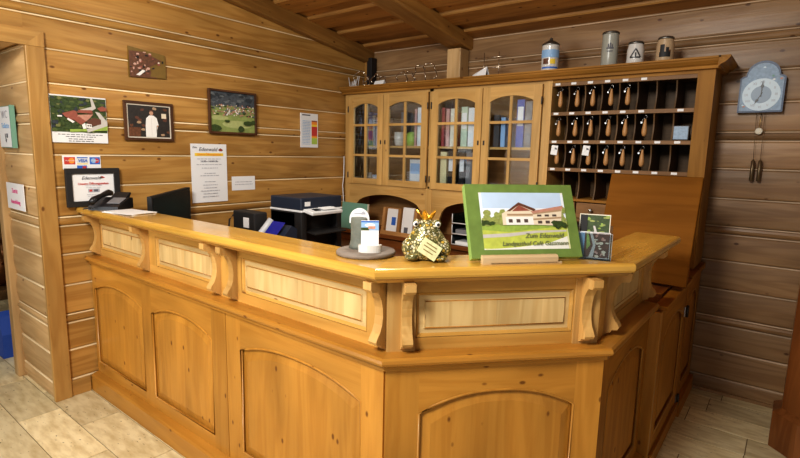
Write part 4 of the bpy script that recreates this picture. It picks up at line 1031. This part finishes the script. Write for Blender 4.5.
# printed chalet picture
O = fA(.048, .030, -.0003); U = Uv*(WA-.088); V = Vv*(HA-.062)
it = [('hazew', [(-0, 0), (1, 0), (1, 1), (0, 1)]), ('grassl', rect(.02, 0, 1, .42)), ('grass', [(0, .02), (.7, .02), (.98, .14), (1, .42), (0, .44)]), ('skyl', rect(0, .55, 1, .97)), ('sky', rect(.03, .72, .97, 1)), ('grassd', [(0, .34), (.3, .30), (.7, .36), (1, .40), (1, .46), (0, .46)]),
      ('path', [(0, .20), (.3, .22), (.62, .28), (.98, .30), (.98, .33), (.6, .32), (.3, .28), (0, .26)]), ('hazew', [(0, .0), (.4, .04), (.75, .10), (.98, .22), (.98, .0)])]
rnd = random.Random(3)
for _ in range(26): it.append(('treel', ell(rnd.uniform(.0, .30), rnd.uniform(.44, .66), rnd.uniform(.03, .06), rnd.uniform(.03, .06), 9, .25, rnd)))
for _ in range(8): it.append(('tree', ell(rnd.uniform(.0, .16), rnd.uniform(.42, .50), .03, .03, 8, .3, rnd)))
for _ in range(14): it.append(('treel', ell(rnd.uniform(.84, 1.0), rnd.uniform(.45, .68), .04, .05, 8, .25, rnd)))
it += [('house', [(.24, .42), (.62, .42), (.62, .66), (.44, .78), (.24, .62)]), ('housew', rect(.28, .42, .60, .56)), ('house', [(.60, .42), (.92, .40), (.96, .72), (.60, .64)]),
       ('bal', [(.60, .60), (.95, .66), (.95, .70), (.60, .64)]), ('bal', [(.60, .50), (.94, .53), (.94, .56), (.60, .53)]), ('roofl', [(.58, .66), (.97, .76), (.97, .70), (.60, .62)]),
       ('roofd', [(.30, .66), (.45, .82), (.64, .70), (.62, .66), (.45, .77), (.34, .66)]), ('bal', rect(.30, .58, .60, .615)), ('roof', [(.36, .66), (.45, .77), (.58, .67)])]
for a in (.31, .40, .49): it.append(('win', rect(a, .46, a+.045, .52)))
for a in (.65, .74, .83):
    it.append(('win', rect(a, .44, a+.05, .49))); it.append(('win', rect(a, .565, a+.05, .60)))
for _ in range(12): it.append(('tree', ell(rnd.uniform(.84, .98), rnd.uniform(.38, .46), .035, .035, 8, .25, rnd)))
pa = art('picture', al, O, U, V, it)
W2 = Uv.cross(Vv).normalized()
text('picture_text', 'Zum Edenwald', fA(.275, .078, -.0035), Uv, Vv, .024, 'inkg', pa, shear=.3)
text('picture_text', 'Landgasthof Café Gassmann', fA(.238, .050, -.0035), Uv, Vv, .022, 'inkg', pa, shear=.3)
mb = MB(); q = lambda a, b, d: Vector((S3.x+Uv.x*a+n3.x*d, S3.y+Uv.y*a+n3.y*d, b))
mb.prism([(-.026, ZC), (-.026, ZC+.022), (-.018, ZC+.029), (-.003, ZC+.029), (-.003, ZC), (-.02, ZC)][:5], lambda d, z, a: q(a, z, d), .030, .305, 'standwood', (Uv.x, Uv.y, 0)); o = mb.build('rest_bar', al)
mb = MB(); mb.prism([(-.026, ZC), (-.026, ZC+.006), (.12, ZC+.006), (.12, ZC)], lambda d, z, a: q(a, z, d), .06, .32, 'standwood', (Uv.x, Uv.y, 0)); mb.build('rest_base', al)

# acrylic leaflet holder
lh = thing('leaflet_holder', 'clear acrylic holder with photo leaflets right of the green board', 'leaflet holder', (-.53, 1.86, ZC))
pd = Vector((.53, -1.86)).normalized(); pt = Vector((-pd.y, pd.x)); pc = Vector((-.548, 1.855))
fl_ = lambda a, b, d: Vector((pc.x+pt.x*a-pd.x*(d+b*.15), pc.y+pt.y*a-pd.y*(d+b*.15), ZC+b))
mb = MB(); mb.prism(rect(-.060, 0, .060, .095), fl_, -.022, -.020, 'clear'); mb.prism(rect(-.060, 0, .060, .12), fl_, .020, .022, 'clear'); mb.prism(rect(-.060, 0, .060, .003), fl_, -.020, .020, 'clear')
mb.prism(rect(-.060, 0, -.058, .095), fl_, -.020, .020, 'clear'); mb.prism(rect(.058, 0, .060, .095), fl_, -.020, .020, 'clear'); mb.build('acrylic_box', lh)
mb = MB(); mb.tube([fl_(-.060, .095, -.021), fl_(.060, .095, -.021), fl_(.060, .002, -.021)], .0009, 'lgrey', 6); mb.build('rim', lh)
lt = thing('leaflet', 'green photo leaflet standing at the back of the acrylic holder', 'leaflet', tuple(fl_(0, .004, .012)))
mb = MB(); mb.prism(rect(-.056, .005, .050, .160), fl_, .008, .012, 'cream'); mb.build('paper', lt)
rnd = random.Random(9)
O = fl_(-.053, .06, .0075); U = fl_(.047, .06, .0075)-O; V = fl_(-.053, .157, .0075)-O
it = [('tree', R01)]
for _ in range(40): it.append((rnd.choice(['treel', 'grassd', 'tree', 'tree']), ell(rnd.random(), rnd.random(), rnd.uniform(.04, .12), rnd.uniform(.03, .08), 8, .3, rnd)))
it += [('path', [(.35, 0), (.5, .4), (.45, .6), (.52, .6), (.62, .3), (.5, 0)]), ('blackm', rect(0, .1, .25, 1))]
art('photo', lt, O, U, V, it)
lt = thing('leaflet', 'brown and blue photo leaflet in front in the acrylic holder', 'leaflet', tuple(fl_(0, .004, -.01)))
mb = MB(); mb.prism(rect(-.056, .005, .054, .098), fl_, -.010, -.006, 'white'); mb.build('paper', lt)
O = fl_(-.054, .007, -.0105); U = fl_(.052, .007, -.0105)-O; V = fl_(-.054, .096, -.0105)-O
it = [('photobrown', R01), ('lblue', rect(0, 0, .20, 1))]
for _ in range(36): it.append((rnd.choice(['flesh', 'roofd', 'photobrown', 'house', 'roofl']), ell(rnd.uniform(.5, 1), rnd.random(), rnd.uniform(.03, .08), rnd.uniform(.03, .08), 7, .3, rnd)))
it += [('path', [(.36, 0), (.48, .5), (.35, 1), (.44, 1), (.56, .5), (.5, 0)]), ('grassd', [(.28, .3), (.4, .5), (.3, 1), (.25, 1)])]
art('photo', lt, O, U, V, it)

# phone on the counter's left end
pn = thing('desk_telephone', 'black desk telephone on the left end of the counter', 'telephone', (-3.18, 1.28, ZC))
mp = Matrix.Translation((-3.165, 1.285, ZC)) @ Matrix.Rotation(math.radians(38), 4, 'Z')
mb = MB(); mb.prism([(-.085, 0), (.085, 0), (.085, .062), (.05, .066), (-.085, .022)], lambda a, b, d: mp @ Vector((d, a, b)), -.085, .085, 'black'); mb.build('base', pn)
mb = MB(); mb.prism([(-.045, .0375), (.03, .0623), (.03, .0655), (-.045, .0405)], lambda a, b, d: mp @ Vector((d, a, b)), .0, .075, 'bindergrey'); mb.build('keypad', pn)
mb = MB(); mb.prism([(.030, .062), (.075, .062), (.098, .088), (.088, .094)], lambda a, b, d: mp @ Vector((d, a, b)), -.02, .07, 'black'); mb.build('display', pn)
mb = MB(); mb.tube([mp @ Vector((-.055, -.10, .046)), mp @ Vector((-.055, -.075, .060)), mp @ Vector((-.055, .0, .078)), mp @ Vector((-.055, .075, .090)), mp @ Vector((-.055, .10, .084))], .017, 'black', 10, taper=[1, 1.15, .75, 1.15, 1]); mb.build('handset', pn)
mb = MB(); mb.tube([mp @ Vector((-.06+.012*math.cos(i*1.2), -.10-.004*i, .012+.008*abs(math.sin(i*1.2)))) for i in range(14)], .003, 'black', 6); mb.build('cord', pn)
mb = MB()
mb.box(-.12, .12, -.08, .08, 0, .004, 'white', mx=Matrix.Translation((-2.93, 1.285, ZC+.0005)) @ Matrix.Rotation(.25, 4, 'Z')); mb.box(-.12, .12, -.08, .08, .004, .006, 'white', mx=Matrix.Translation((-2.92, 1.28, ZC+.0005)) @ Matrix.Rotation(.10, 4, 'Z'))
tag(mb.build('paper_sheets'), 'white sheets of paper on the counter beside the telephone', 'paper')

# ------------------------------------------------------------------ things on the left wall
def wl(y0, y1, z0, z1, d=.012):   # origin, U, V for a flat thing on the left wall (faces +X)
    return Vector((XW+d, y0, z0)), Vector((0, y1-y0, 0)), Vector((0, 0, z1-z0))
def sheet(name, label, cat, y0, y1, z0, z1, mat='white', d=.012, th=.003, tilt=0.):
    t = thing(name, label, cat, (XW+d, (y0+y1)/2, z0))
    mb = MB(); mb.box(XW+d-th, XW+d, y0, y1, z0, z1, mat); mb.build('paper', t)
    return t
# aerial photo
t = sheet('aerial_photo', 'white bordered aerial photo of a red roofed inn beside the door casing', 'photo', 1.083, 1.385, 1.563, 1.836, d=.0145, th=.006)
O, U, V = wl(1.085, 1.383, 1.625, 1.828, .015); rnd = random.Random(4)
it = [('tree', R01)]
for _ in range(150): it.append((rnd.choice(['tree', 'treed', 'treed', 'tree', 'forest', 'treed2']), ell(rnd.random(), rnd.random(), rnd.uniform(.02, .06), rnd.uniform(.02, .06), 8, .3, rnd)))
it += [('grassd', [(.3, 0), (1, .08), (1, .22), (.8, .12), (.3, .08)]), ('path', [(.62, .0), (1, .22), (1, .34), (.86, .60), (.78, .62), (.88, .36), (.80, .22), (.6, .10)]), ('path', [(.70, .62), (.80, .72), (.74, 1), (.70, 1), (.72, .76), (.45, .62)]),
       ('roof', [(.18, .52), (.42, .64), (.48, .44), (.36, .34), (.24, .42)]), ('roof', [(.42, .64), (.72, .66), (.74, .56), (.46, .56)]), ('roofl', [(.46, .50), (.74, .54), (.66, .40), (.58, .30), (.44, .38)]), ('roof', [(.36, .38), (.48, .46), (.60, .32), (.50, .22)]),
       ('roofd', [(.60, .32), (.74, .44), (.88, .40), (.88, .26), (.68, .18)]), ('housew', [(.28, .40), (.40, .30), (.36, .26), (.26, .36)]), ('housew', [(.52, .22), (.58, .28), (.60, .12), (.54, .10)]), ('housew', [(.60, .26), (.70, .24), (.70, .14), (.60, .14)]),
       ('roof', [(.82, .72), (.92, .80), (1, .74), (1, .66), (.88, .64)]), ('housew', rect(.1, .42, .18, .46)), ('win', rect(.62, .18, .65, .22)), ('win', rect(.66, .18, .69, .22)), ('forest', [(.38, .62), (.44, .74), (.48, .60)])]
art('picture', t, O, U, V, it)
O, U, V = wl(1.085, 1.383, 1.566, 1.622, .015); art('caption', t, O, U, V, lines([(.80, .9), (.58, .6), (.34, .5), (.12, .5)], 'ink', .05, .95, 3, .07))
# dried blossom photo
t = thing('blossom_photo', 'brown photo of pale blossoms, highest picture on the log wall', 'photo', (XW+.012, 1.66, 1.98))
mb = MB(); mb.faces([(XW+.010, 1.536, 1.985), (XW+.012, 1.780, 1.998), (XW+.016, 1.772, 2.150), (XW+.012, 1.538, 2.176), (XW+.006, 1.536, 1.985), (XW+.006, 1.780, 1.998), (XW+.006, 1.772, 2.150), (XW+.006, 1.538, 2.176)], [(0, 1, 2, 3), (4, 5, 6, 7), (0, 1, 5, 4), (1, 2, 6, 5), (2, 3, 7, 6), (3, 0, 4, 7)], 'olive'); mb.build('paper', t)
O, U, V = Vector((XW+.0175, 1.539, 1.988)), Vector((0, .234, .010)), Vector((0, 0, .160)); rnd = random.Random(8)
it = [('photobrown', [(0, 0), (.75, 0), (.5, .4), (.9, .7), (.4, 1), (0, 1)]), ('olive', [(.55, .05), (1, 0), (1, .6), (.8, .5), (.6, .3)])]
for _ in range(60):
    a, b = rnd.gauss(.3, .2), rnd.gauss(.5, .28); it.append((rnd.choice(['flesh', 'photobrown', 'roofd', 'roof', 'flesh', 'blackm']), ell(a, b, rnd.uniform(.02, .055), rnd.uniform(.02, .06), 7, .35, rnd)))
it += [('housew', [(.16, .08), (.34, .30), (.42, .26), (.26, .06)]), ('flesh', ell(.5, .36, .05, .05)), ('cream', ell(.80, .62, .03, .03))]
art('picture', t, O, U, V, it)
# cook photo in frame
def framed(name, label, y0, y1, z0, z1, fw=.018, mat='frame', d0=.010, th=.016):
    t = thing(name, label, 'picture', (XW+d0, (y0+y1)/2, z0)); mb = MB(); a, b = XW+d0, XW+d0+th
    mb.box(a, b, y0, y1, z0, z0+fw, mat, 'Y', bev=.002); mb.box(a, b, y0, y1, z1-fw, z1, mat, 'Y', bev=.002); mb.box(a, b, y0, y0+fw, z0+fw, z1-fw, mat, 'Z', bev=.002); mb.box(a, b, y1-fw, y1, z0+fw, z1-fw, mat, 'Z', bev=.002); mb.build('frame', t)
    mb = MB(); mb.box(a, a+.006, y0+fw*.8, y1-fw*.8, z0+fw*.8, z1-fw*.8, 'mat'); mb.build('mount', t)
    return t
t = framed('framed_photo', 'dark framed photo of a cook in white standing in a kitchen', 1.485, 1.808, 1.588, 1.838, .017)
O, U, V = Vector((XW+.0175, 1.512, 1.613)), Vector((0, .270, 0)), Vector((0, 0, .20)); rnd = random.Random(12)
it = [('photodark', R01)]
for _ in range(14): it.append((rnd.choice(['photobrown', 'roofd', 'bal']), ell(rnd.random(), rnd.uniform(0, 1), .05, .05, 7, .3, rnd)))
it += [('photobrown', rect(0, 0, .28, .30)), ('house', rect(.80, .62, .92, .78)), ('housew', [(.40, 0), (.66, 0), (.68, .35), (.72, .40), (.68, .62), (.60, .70), (.50, .70), (.42, .60), (.40, .35)]), ('path', [(.64, .1), (.66, .35), (.72, .40), (.68, .25)]), ('skin', ell(.55, .78, .05, .08)), ('roofd', [(.50, .80), (.51, .87), (.59, .87), (.60, .80), (.55, .84)]), ('skin', ell(.69, .36, .02, .03)), ('path', rect(.545, .05, .55, .62))]
art('photo', t, O, U, V, it)
# village painting
t = framed('framed_landscape', 'brown framed photo of a village on a green meadow', 2.072, 2.480, 1.657, 1.975, .014, d0=.016, th=.022)
O, U, V = Vector((XW+.0235, 2.086, 1.671)), Vector((0, .380, 0)), Vector((0, 0, .290)); rnd = random.Random(21)
it = [('vgrass', R01), ('vgrassl', ell(.6, .2, .35, .10)), ('vgrassl', ell(.2, .35, .2, .06)), ('vforest', rect(0, .66, 1, 1))]
for _ in range(60): it.append((rnd.choice(['vforest', 'forest', 'vforest', 'vforestl']), ell(rnd.random(), rnd.uniform(.66, .98), rnd.uniform(.03, .09), rnd.uniform(.02, .05), 9, .25, rnd)))
for _ in range(50): it.append((rnd.choice(['tree', 'bal', 'vforestl']), ell(rnd.random(), rnd.uniform(.42, .64), .035, .02, 8, .3, rnd)))
for _ in range(90):
    a, b = rnd.gauss(.5, .26), rnd.uniform(.40, .68); w = rnd.uniform(.02, .038)
    if 0 < a < .95: it += [(rnd.choice(['roofl', 'roofl', 'house', 'housew']), [(a, b), (a+w, b), (a+w, b+.02), (a+w/2, b+.035), (a, b+.02)])]
for a, b, c, d in ((.08, .08, .14, .09), (.66, .08, .07, .08), (.82, .24, .12, .06), (.35, .27, .06, .03), (.95, .28, .05, .05)): it.append(('tree', ell(a, b, c, d, 12, .15, rnd)))
art('photo', t, O, U, V, it)
# menu / opening hours sheet
t = sheet('opening_hours_sheet', 'tall white printed sheet with orange heading behind the monitor', 'notice', 1.933, 2.220, 1.152, 1.578, d=.0085, th=.004)
O, U, V = wl(1.933, 2.220, 1.152, 1.578, .009)
it = [('yellow', rect(.10, .795, .90, .845)), ('roofd', [(.76, .90), (.82, .93), (.90, .90), (.86, .88), (.80, .88)]), ('red', ell(.83, .90, .03, .012))]
it += lines([(.745, .75), (.70, .5), (.65, .8), (.59, .5), (.50, .35), (.46, .6), (.355, .35), (.30, .45), (.25, .4), (.20, .6), (.15, .45), (.10, .5)], 'inkl', .05, .95, 5, .012)
art('print', t, O, U, V, it)
pp = t.children[0]; uY = (0, 1, 0); uZ = (0, 0, 1)
text('heading', 'Edenwald', (XW+.0102, 2.066, 1.538), uY, uZ, .038, 'ink', pp, shear=.3)
text('heading', 'Zum', (XW+.0102, 1.962, 1.552), uY, uZ, .018, 'ink', pp, shear=.3)
text('subheading', 'Unsere Öffnungszeiten', (XW+.0102, 2.076, 1.502), uY, uZ, .021, 'orange', pp, bold=.0003)
text('hours', '11.30 - 14.00 Uhr', (XW+.0102, 2.076, 1.452), uY, uZ, .020, 'ink', pp)
# small card
t = sheet('notice_card', 'small blank-looking white card right of the opening hours sheet', 'notice', 2.260, 2.470, 1.228, 1.336, d=.0085, th=.004)
O, U, V = wl(2.260, 2.470, 1.228, 1.336, .009); art('print', t, O, U, V, lines([(.60, .8), (.42, .85)], 'inkl', .05, .95, 8, .05))
# colour chart
t = sheet('table_of_rates', 'white sheet with red, orange and green column near the cabinet', 'notice', 2.945, 3.145, 1.572, 1.865, d=.0145, th=.007)
O, U, V = wl(2.945, 3.145, 1.572, 1.865, .015)
it = [('ink', rect(.08, .93, .55, .965)), ('yellow', rect(.62, .10, .95, .80)), ('orange', rect(.62, .68, .95, .76)), ('red', rect(.62, .34, .95, .62)), ('orange', rect(.62, .30, .95, .35)), ('limegreen', rect(.62, .10, .95, .28)), ('roof', rect(.62, .76, .95, .80))]
it += lines([(.10+.045*i, .9) for i in range(16)], 'lblue', .06, .56, 6, .016); art('print', t, O, U, V, it)
# payment card stickers
t = sheet('payment_stickers', 'white strip with payment card logos above the black framed certificate', 'sticker', 1.128, 1.336, 1.405, 1.488, d=.0085, th=.004)
O, U, V = wl(1.128, 1.336, 1.405, 1.488, .009)
it = [('red', rect(.04, .36, .32, .88)), ('red', ell(.13, .62, .08, .20)), ('orange', ell(.23, .62, .08, .20)), ('lgrey', rect(.36, .40, .66, .86)), ('blue', rect(.37, .80, .65, .88)), ('yellow', rect(.37, .36, .65, .42)), ('blue', rect(.70, .36, .98, .88)), ('red', ell(.88, .62, .08, .18)), ('lblue', ell(.80, .62, .07, .18)), ('blue', rect(.36, .08, .62, .28)), ('red', rect(.5, .08, .60, .22))]
art('print', t, O, U, V, it)
text('lettering', 'VISA', (XW+.0115, 1.234, 1.456), uY, uZ, .026, 'blue', t.children[0], bold=.0005, shear=.2)
text('lettering', 'MasterCard', (XW+.0115, 1.166, 1.457), uY, uZ, .0095, 'white', t.children[0])
text('lettering', 'Maestro', (XW+.0115, 1.303, 1.457), uY, uZ, .012, 'white', t.children[0])
# certificate standing on the counter end, against the wall
t = thing('framed_certificate', 'white certificate in a wide black frame standing at the counter end', 'framed certificate', (XW+.03, 1.275, ZC))
y0, y1, z0, z1, fw = 1.128, 1.430, ZC+.001, 1.412, .033; a, b = XW+.018, XW+.040
mb = MB(); mb.box(a, b, y0, y1, z0, z0+fw, 'blackm', bev=.002); mb.box(a, b, y0, y1, z1-fw, z1, 'blackm', bev=.002); mb.box(a, b, y0, y0+fw, z0+fw, z1-fw, 'blackm', bev=.002); mb.box(a, b, y1-fw, y1, z0+fw, z1-fw, 'blackm', bev=.002); mb.build('frame', t)
mb = MB(); mb.box(a, a+.010, y0+.03, y1-.03, z0+.03, z1-.03, 'white'); pp = mb.build('paper', t)
O, U, V = Vector((a+.0105, y0+.036, z0+.036)), Vector((0, y1-y0-.072, 0)), Vector((0, 0, z1-z0-.072))
it = [('red', [(.66, .86), (.72, .92), (.80, .86), (.74, .83)]), ('roofd', [(.64, .84), (.68, .90), (.76, .86), (.70, .82)]), ('inkl', rect(.36, .30, .64, .44)), ('red', rect(.39, .33, .46, .41)), ('ink', rect(.50, .33, .60, .41))]
it += lines([(.56, .45), (.49, .4), (.22, .4), (.16, .35)], 'inkl', .05, .95, 15, .02); art('print', pp, O, U, V, it)
text('heading', 'Edenwald', (a+.0118, 1.268, 1.352), uY, uZ, .028, 'ink', pp, shear=.3)
text('heading', 'Unsere Öffnungszeiten', (a+.0118, 1.279, 1.318), uY, uZ, .0185, 'red', pp, bold=.0003)
# signs on the doorway reveal (facing -Y)
uX = (1, 0, 0)
t = thing('wc_sign', 'WC sign with green edge on the doorway reveal', 'sign', (-3.78, .95, 1.53))
mb = MB(); mb.box(-3.925, -3.665, .972, .977, 1.528, 1.768, 'white'); mb.build('panel', t)
mb = MB(); mb.box(-3.925, -3.645, .977, .982, 1.524, 1.772, 'mint'); mb.box(-3.655, -3.640, .958, .982, 1.524, 1.772, 'mint'); mb.build('green_edge', t)
text('lettering', 'WC', (-3.80, .9705, 1.72), uX, uZ, .065, 'inkl', t.children[0]); text('lettering', 'Toilette', (-3.80, .9705, 1.655), uX, uZ, .045, 'lblue', t.children[0])
art('arrow', t, Vector((-3.83, .9715, 1.555)), Vector((.07, 0, 0)), Vector((0, 0, .06)), [('ink', [(.1, .9), (.2, .2), (.0, .25), (.4, .0), (.6, .4), (.4, .3), (.3, .9)]), ('ink', rect(.5, .5, .9, .9))], step=.0008)
t = thing('door_notice', 'small white notice with red lettering below the WC sign', 'sign', (-3.76, .95, 1.15))
mb = MB(); mb.box(-3.92, -3.60, .978, .982, 1.148, 1.310, 'white'); mb.build('paper', t)
text('lettering', 'Zutritt', (-3.76, .9768, 1.262), uX, uZ, .040, 'pink', t.children[0]); text('lettering', 'Anmeldung', (-3.76, .9768, 1.195), uX, uZ, .038, 'pink', t.children[0])

# hallway things
t = thing('copper_jug', 'round copper jug on a dark stool seen through the doorway', 'jug', (-4.9, .98, .42))
mb = MB(); mb.lathe([(.05, 0), (.10, .05), (.13, .13), (.12, .20), (.06, .27), (.05, .33), (.075, .37)], (-4.95, 1.13, .42), 'copper', 24); mb.build('body', t)
mb = MB(); mb.tube([(-4.82, 1.13, .62), (-4.76, 1.13, .68), (-4.79, 1.13, .76), (-4.90, 1.13, .77)], .010, 'copper', 8); mb.build('handle', t)
t = thing('stool', 'low dark stool under the copper jug in the hallway', 'stool', (-4.95, 1.13, 0))
mb = MB(); mb.box(-5.15, -4.75, .95, 1.31, .39, .42, 'dark', bev=.004); mb.build('seat', t)
for x, y in ((-5.12, .98), (-4.78, .98), (-5.12, 1.28), (-4.78, 1.28)):
    mb = MB(); mb.box(x-.018, x+.018, y-.018, y+.018, 0, .39, 'dark', 'Z'); mb.build('leg', t)
mb = MB(); mb.prism([(0, 0), (.22, 0), (.24, .18), (.17, .30), (.12, .33), (.06, .30), (-.02, .16)], lambda a_, b_, d: Vector((-4.60+a_, .98+d, b_)), 0, .12, 'bagblue'); tag(mb.build('cloth_bag'), 'blue cloth bag on the hallway floor beside the stool', 'bag')
mb = MB(); mb.prism([(0, 0), (.30, 0), (.28, .10), (.12, .14), (.0, .08)], lambda a_, b_, d: Vector((-4.34+a_, 1.14+d, b_)), 0, .20, 'purple'); tag(mb.build('folded_blanket'), 'dark purple folded blanket on the hallway floor', 'blanket')

# ------------------------------------------------------------------ wall clock
ck = thing('wall_clock', 'grey blue painted shield clock with pendulum and two hanging weights', 'clock', (-.21, YB-.03, 1.83))
cx_, yb3, yf3 = -.213, YB-.02, YB-.062
def shield(s, zc=1.94):
    pts = [(-.112*s, -.108*s), (.112*s, -.108*s), (.112*s, .095*s), (.098*s, .105*s), (.085*s, .108*s)]
    pts += [(.084*s*math.cos(a), .108*s+.084*s*math.sin(a)) for a in [PI*i/14 for i in range(1, 14)]]
    pts += [(-.085*s, .108*s), (-.098*s, .105*s), (-.112*s, .095*s)]
    return [(cx_+a, zc+b) for a, b in pts]
fk = lambda a, b, d: Vector((a, d, b))
mb = MB(); mb.prism(shield(1.0), fk, yf3, yb3+.004, 'clockrim'); mb.build('case', ck)
mb = MB(); mb.prism(shield(.92, 1.941), fk, yf3-.003, yf3+.001, 'clockblue'); dial = mb.build('dial_plate', ck)
mb = MB(); mb.prism(ell(cx_, 1.935, .094, .094, 40), fk, yf3-.006, yf3-.002, 'clockring'); mb.build('hour_ring', dial)
mb = MB(); mb.prism(ell(cx_, 1.935, .050, .050, 32), fk, yf3-.008, yf3-.005, 'clockin'); mb.build('centre_disc', dial)
for k, num in enumerate(['XII', 'I', 'II', 'III', 'IIII', 'V', 'VI', 'VII', 'VIII', 'IX', 'X', 'XI']):
    a = PI/2-k*PI/6; text('numeral', num, (cx_+.073*math.cos(a), yf3-.0068, 1.935+.073*math.sin(a)), uX, uZ, .020, 'inkl', dial)
def hand(ang, L_, name, dd):
    ca, sa = math.cos(ang), math.sin(ang); mb = MB()
    pts = [(-.014, .002), (L_*.45, .0025), (L_*.6, .009), (L_*.75, .0035), (L_, 0), (L_*.75, -.0035), (L_*.6, -.009), (L_*.45, -.0025), (-.014, -.002)]
    mb.prism([(cx_+p*ca-q_*sa, 1.935+p*sa+q_*ca) for p, q_ in pts], fk, yf3-dd-.0015, yf3-dd, 'black'); mb.build(name, ck)
hand(PI/2-.03, .080, 'minute_hand', .011); hand(PI/2-7*PI/6+.05, .062, 'hour_hand', .009)
rnd = random.Random(2)
it = []
for _ in range(22):
    a, b = rnd.uniform(-.09, .09), rnd.uniform(-.095, .17)
    if math.hypot(a, b+.005) > .10 and not (abs(a) > .06 and b > .10): it.append((rnd.choice(['clockring', 'roofl', 'mint', 'lgrey']), ell((a+.11)/.22, (b+.11)/.30, .03, .018, 8, .3, rnd)))
art('painted_flowers', dial, Vector((cx_-.11, yf3-.0035, 1.83)), Vector((.22, 0, 0)), Vector((0, 0, .30)), it)
mb = MB(); mb.tube([(cx_+.012, yf3+.022, 1.835), (cx_+.010, yf3+.022, 1.72)], .0025, 'brass', 6); mb.lathe([(.001, -.004), (.018, -.003), (.020, 0), (.018, .003), (.001, .004)], (cx_+.010, yf3+.022, 1.722), 'cream', 24, mx=Matrix.Rotation(PI/2, 4, 'X')); mb.build('pendulum', ck)
for x, z0, z1 in ((-.212, 1.42, 1.545), (-.176, 1.42, 1.545)):
    mb = MB(); mb.tube([(cx_+(.03 if x > -.2 else -.012), yf3+.02, 1.835), (x, yf3+.02, z1)], .0013, 'weight', 5); ch_ = mb.build('chain', ck)
    mb = MB(); mb.lathe([(.002, z1-z0+.008), (.006, z1-z0), (.010, z1-z0-.003), (.010, .003), (.007, 0)][::-1], (x, yf3+.02, z0), 'weight', 16); mb.build('weight', ck)
# electric cable down the cabinet's left side
mb = MB(); mb.tube([(XW+.030, 3.462, 1.50), (XW+.028, 3.462, 1.32), (XW+.022, 3.452, 1.22), (XW+.030, 3.455, 1.12), (XW+.028, 3.46, .96), (XW+.026, 3.40, .84)], .005, 'lgrey', 6)
tag(mb.build('cable'), 'thin white cable hanging at the left side of the cabinet', 'cable')

# ------------------------------------------------------------------ light
def area(name, loc, target, size, power, col, sy=None, spread=PI):
    l = bpy.data.lights.new(name, 'AREA'); l.energy = power; l.color = col; l.size = size
    if sy: l.shape = 'RECTANGLE'; l.size_y = sy
    l.spread = spread
    o = bpy.data.objects.new(name, l); C.objects.link(o); o.location = loc
    o.rotation_euler = (Vector(target)-Vector(loc)).to_track_quat('-Z', 'Y').to_euler(); return o
area('room_lamp', (-.9, -.6, 2.75), (-2.2, 1.6, .9), .7, 84, (1, .965, .90))
area('counter_lamp', (-1.7, 2.1, 2.55), (-1.6, 1.6, .9), .4, 20, (1, .95, .86))
area('daylight_behind', (-2.8, -2.2, 1.6), (-3.0, 1.6, 1.2), 1.5, 46, (.93, .97, 1.0), 1.4)
area('glass_door_daylight', (-.1, -2.3, .62), (-.1, 3.8, .9), .45, 6, (.55, .72, 1.0), .6)
area('hall_window_daylight', (-4.75, -1.7, 1.6), (-1.8, 3.5, 1.6), 1.5, 9, (.75, .88, 1.0), 1.1)
w = bpy.data.worlds.new('room_air'); bpy.context.scene.world = w; w.use_nodes = True
w.node_tree.nodes['Background'].inputs[0].default_value = (1, .95, .88, 1); w.node_tree.nodes['Background'].inputs[1].default_value = .25

# ------------------------------------------------------------------ camera
cam = bpy.data.cameras.new('camera'); co = bpy.data.objects.new('camera', cam); C.objects.link(co)
yaw, pitch, roll = map(math.radians, (-37.85585, -8.698227, 1.252713))
fw = Vector((math.sin(yaw)*math.cos(pitch), math.cos(yaw)*math.cos(pitch), math.sin(pitch)))
rt = Vector((math.cos(yaw), -math.sin(yaw), 0)); up = rt.cross(fw)
r2_ = rt*math.cos(roll)+up*math.sin(roll); u2_ = -rt*math.sin(roll)+up*math.cos(roll)
co.matrix_world = Matrix(((r2_.x, u2_.x, -fw.x, 0), (r2_.y, u2_.y, -fw.y, 0), (r2_.z, u2_.z, -fw.z, 1.55), (0, 0, 0, 1)))
cam.sensor_width = 36; cam.lens = 36*503.08/800; cam.clip_start = .05
bpy.context.scene.camera = co
bpy.context.scene.view_settings.view_transform = 'Standard'
bpy.context.scene.view_settings.look = 'Medium High Contrast'
bpy.context.scene.view_settings.exposure = 0.08
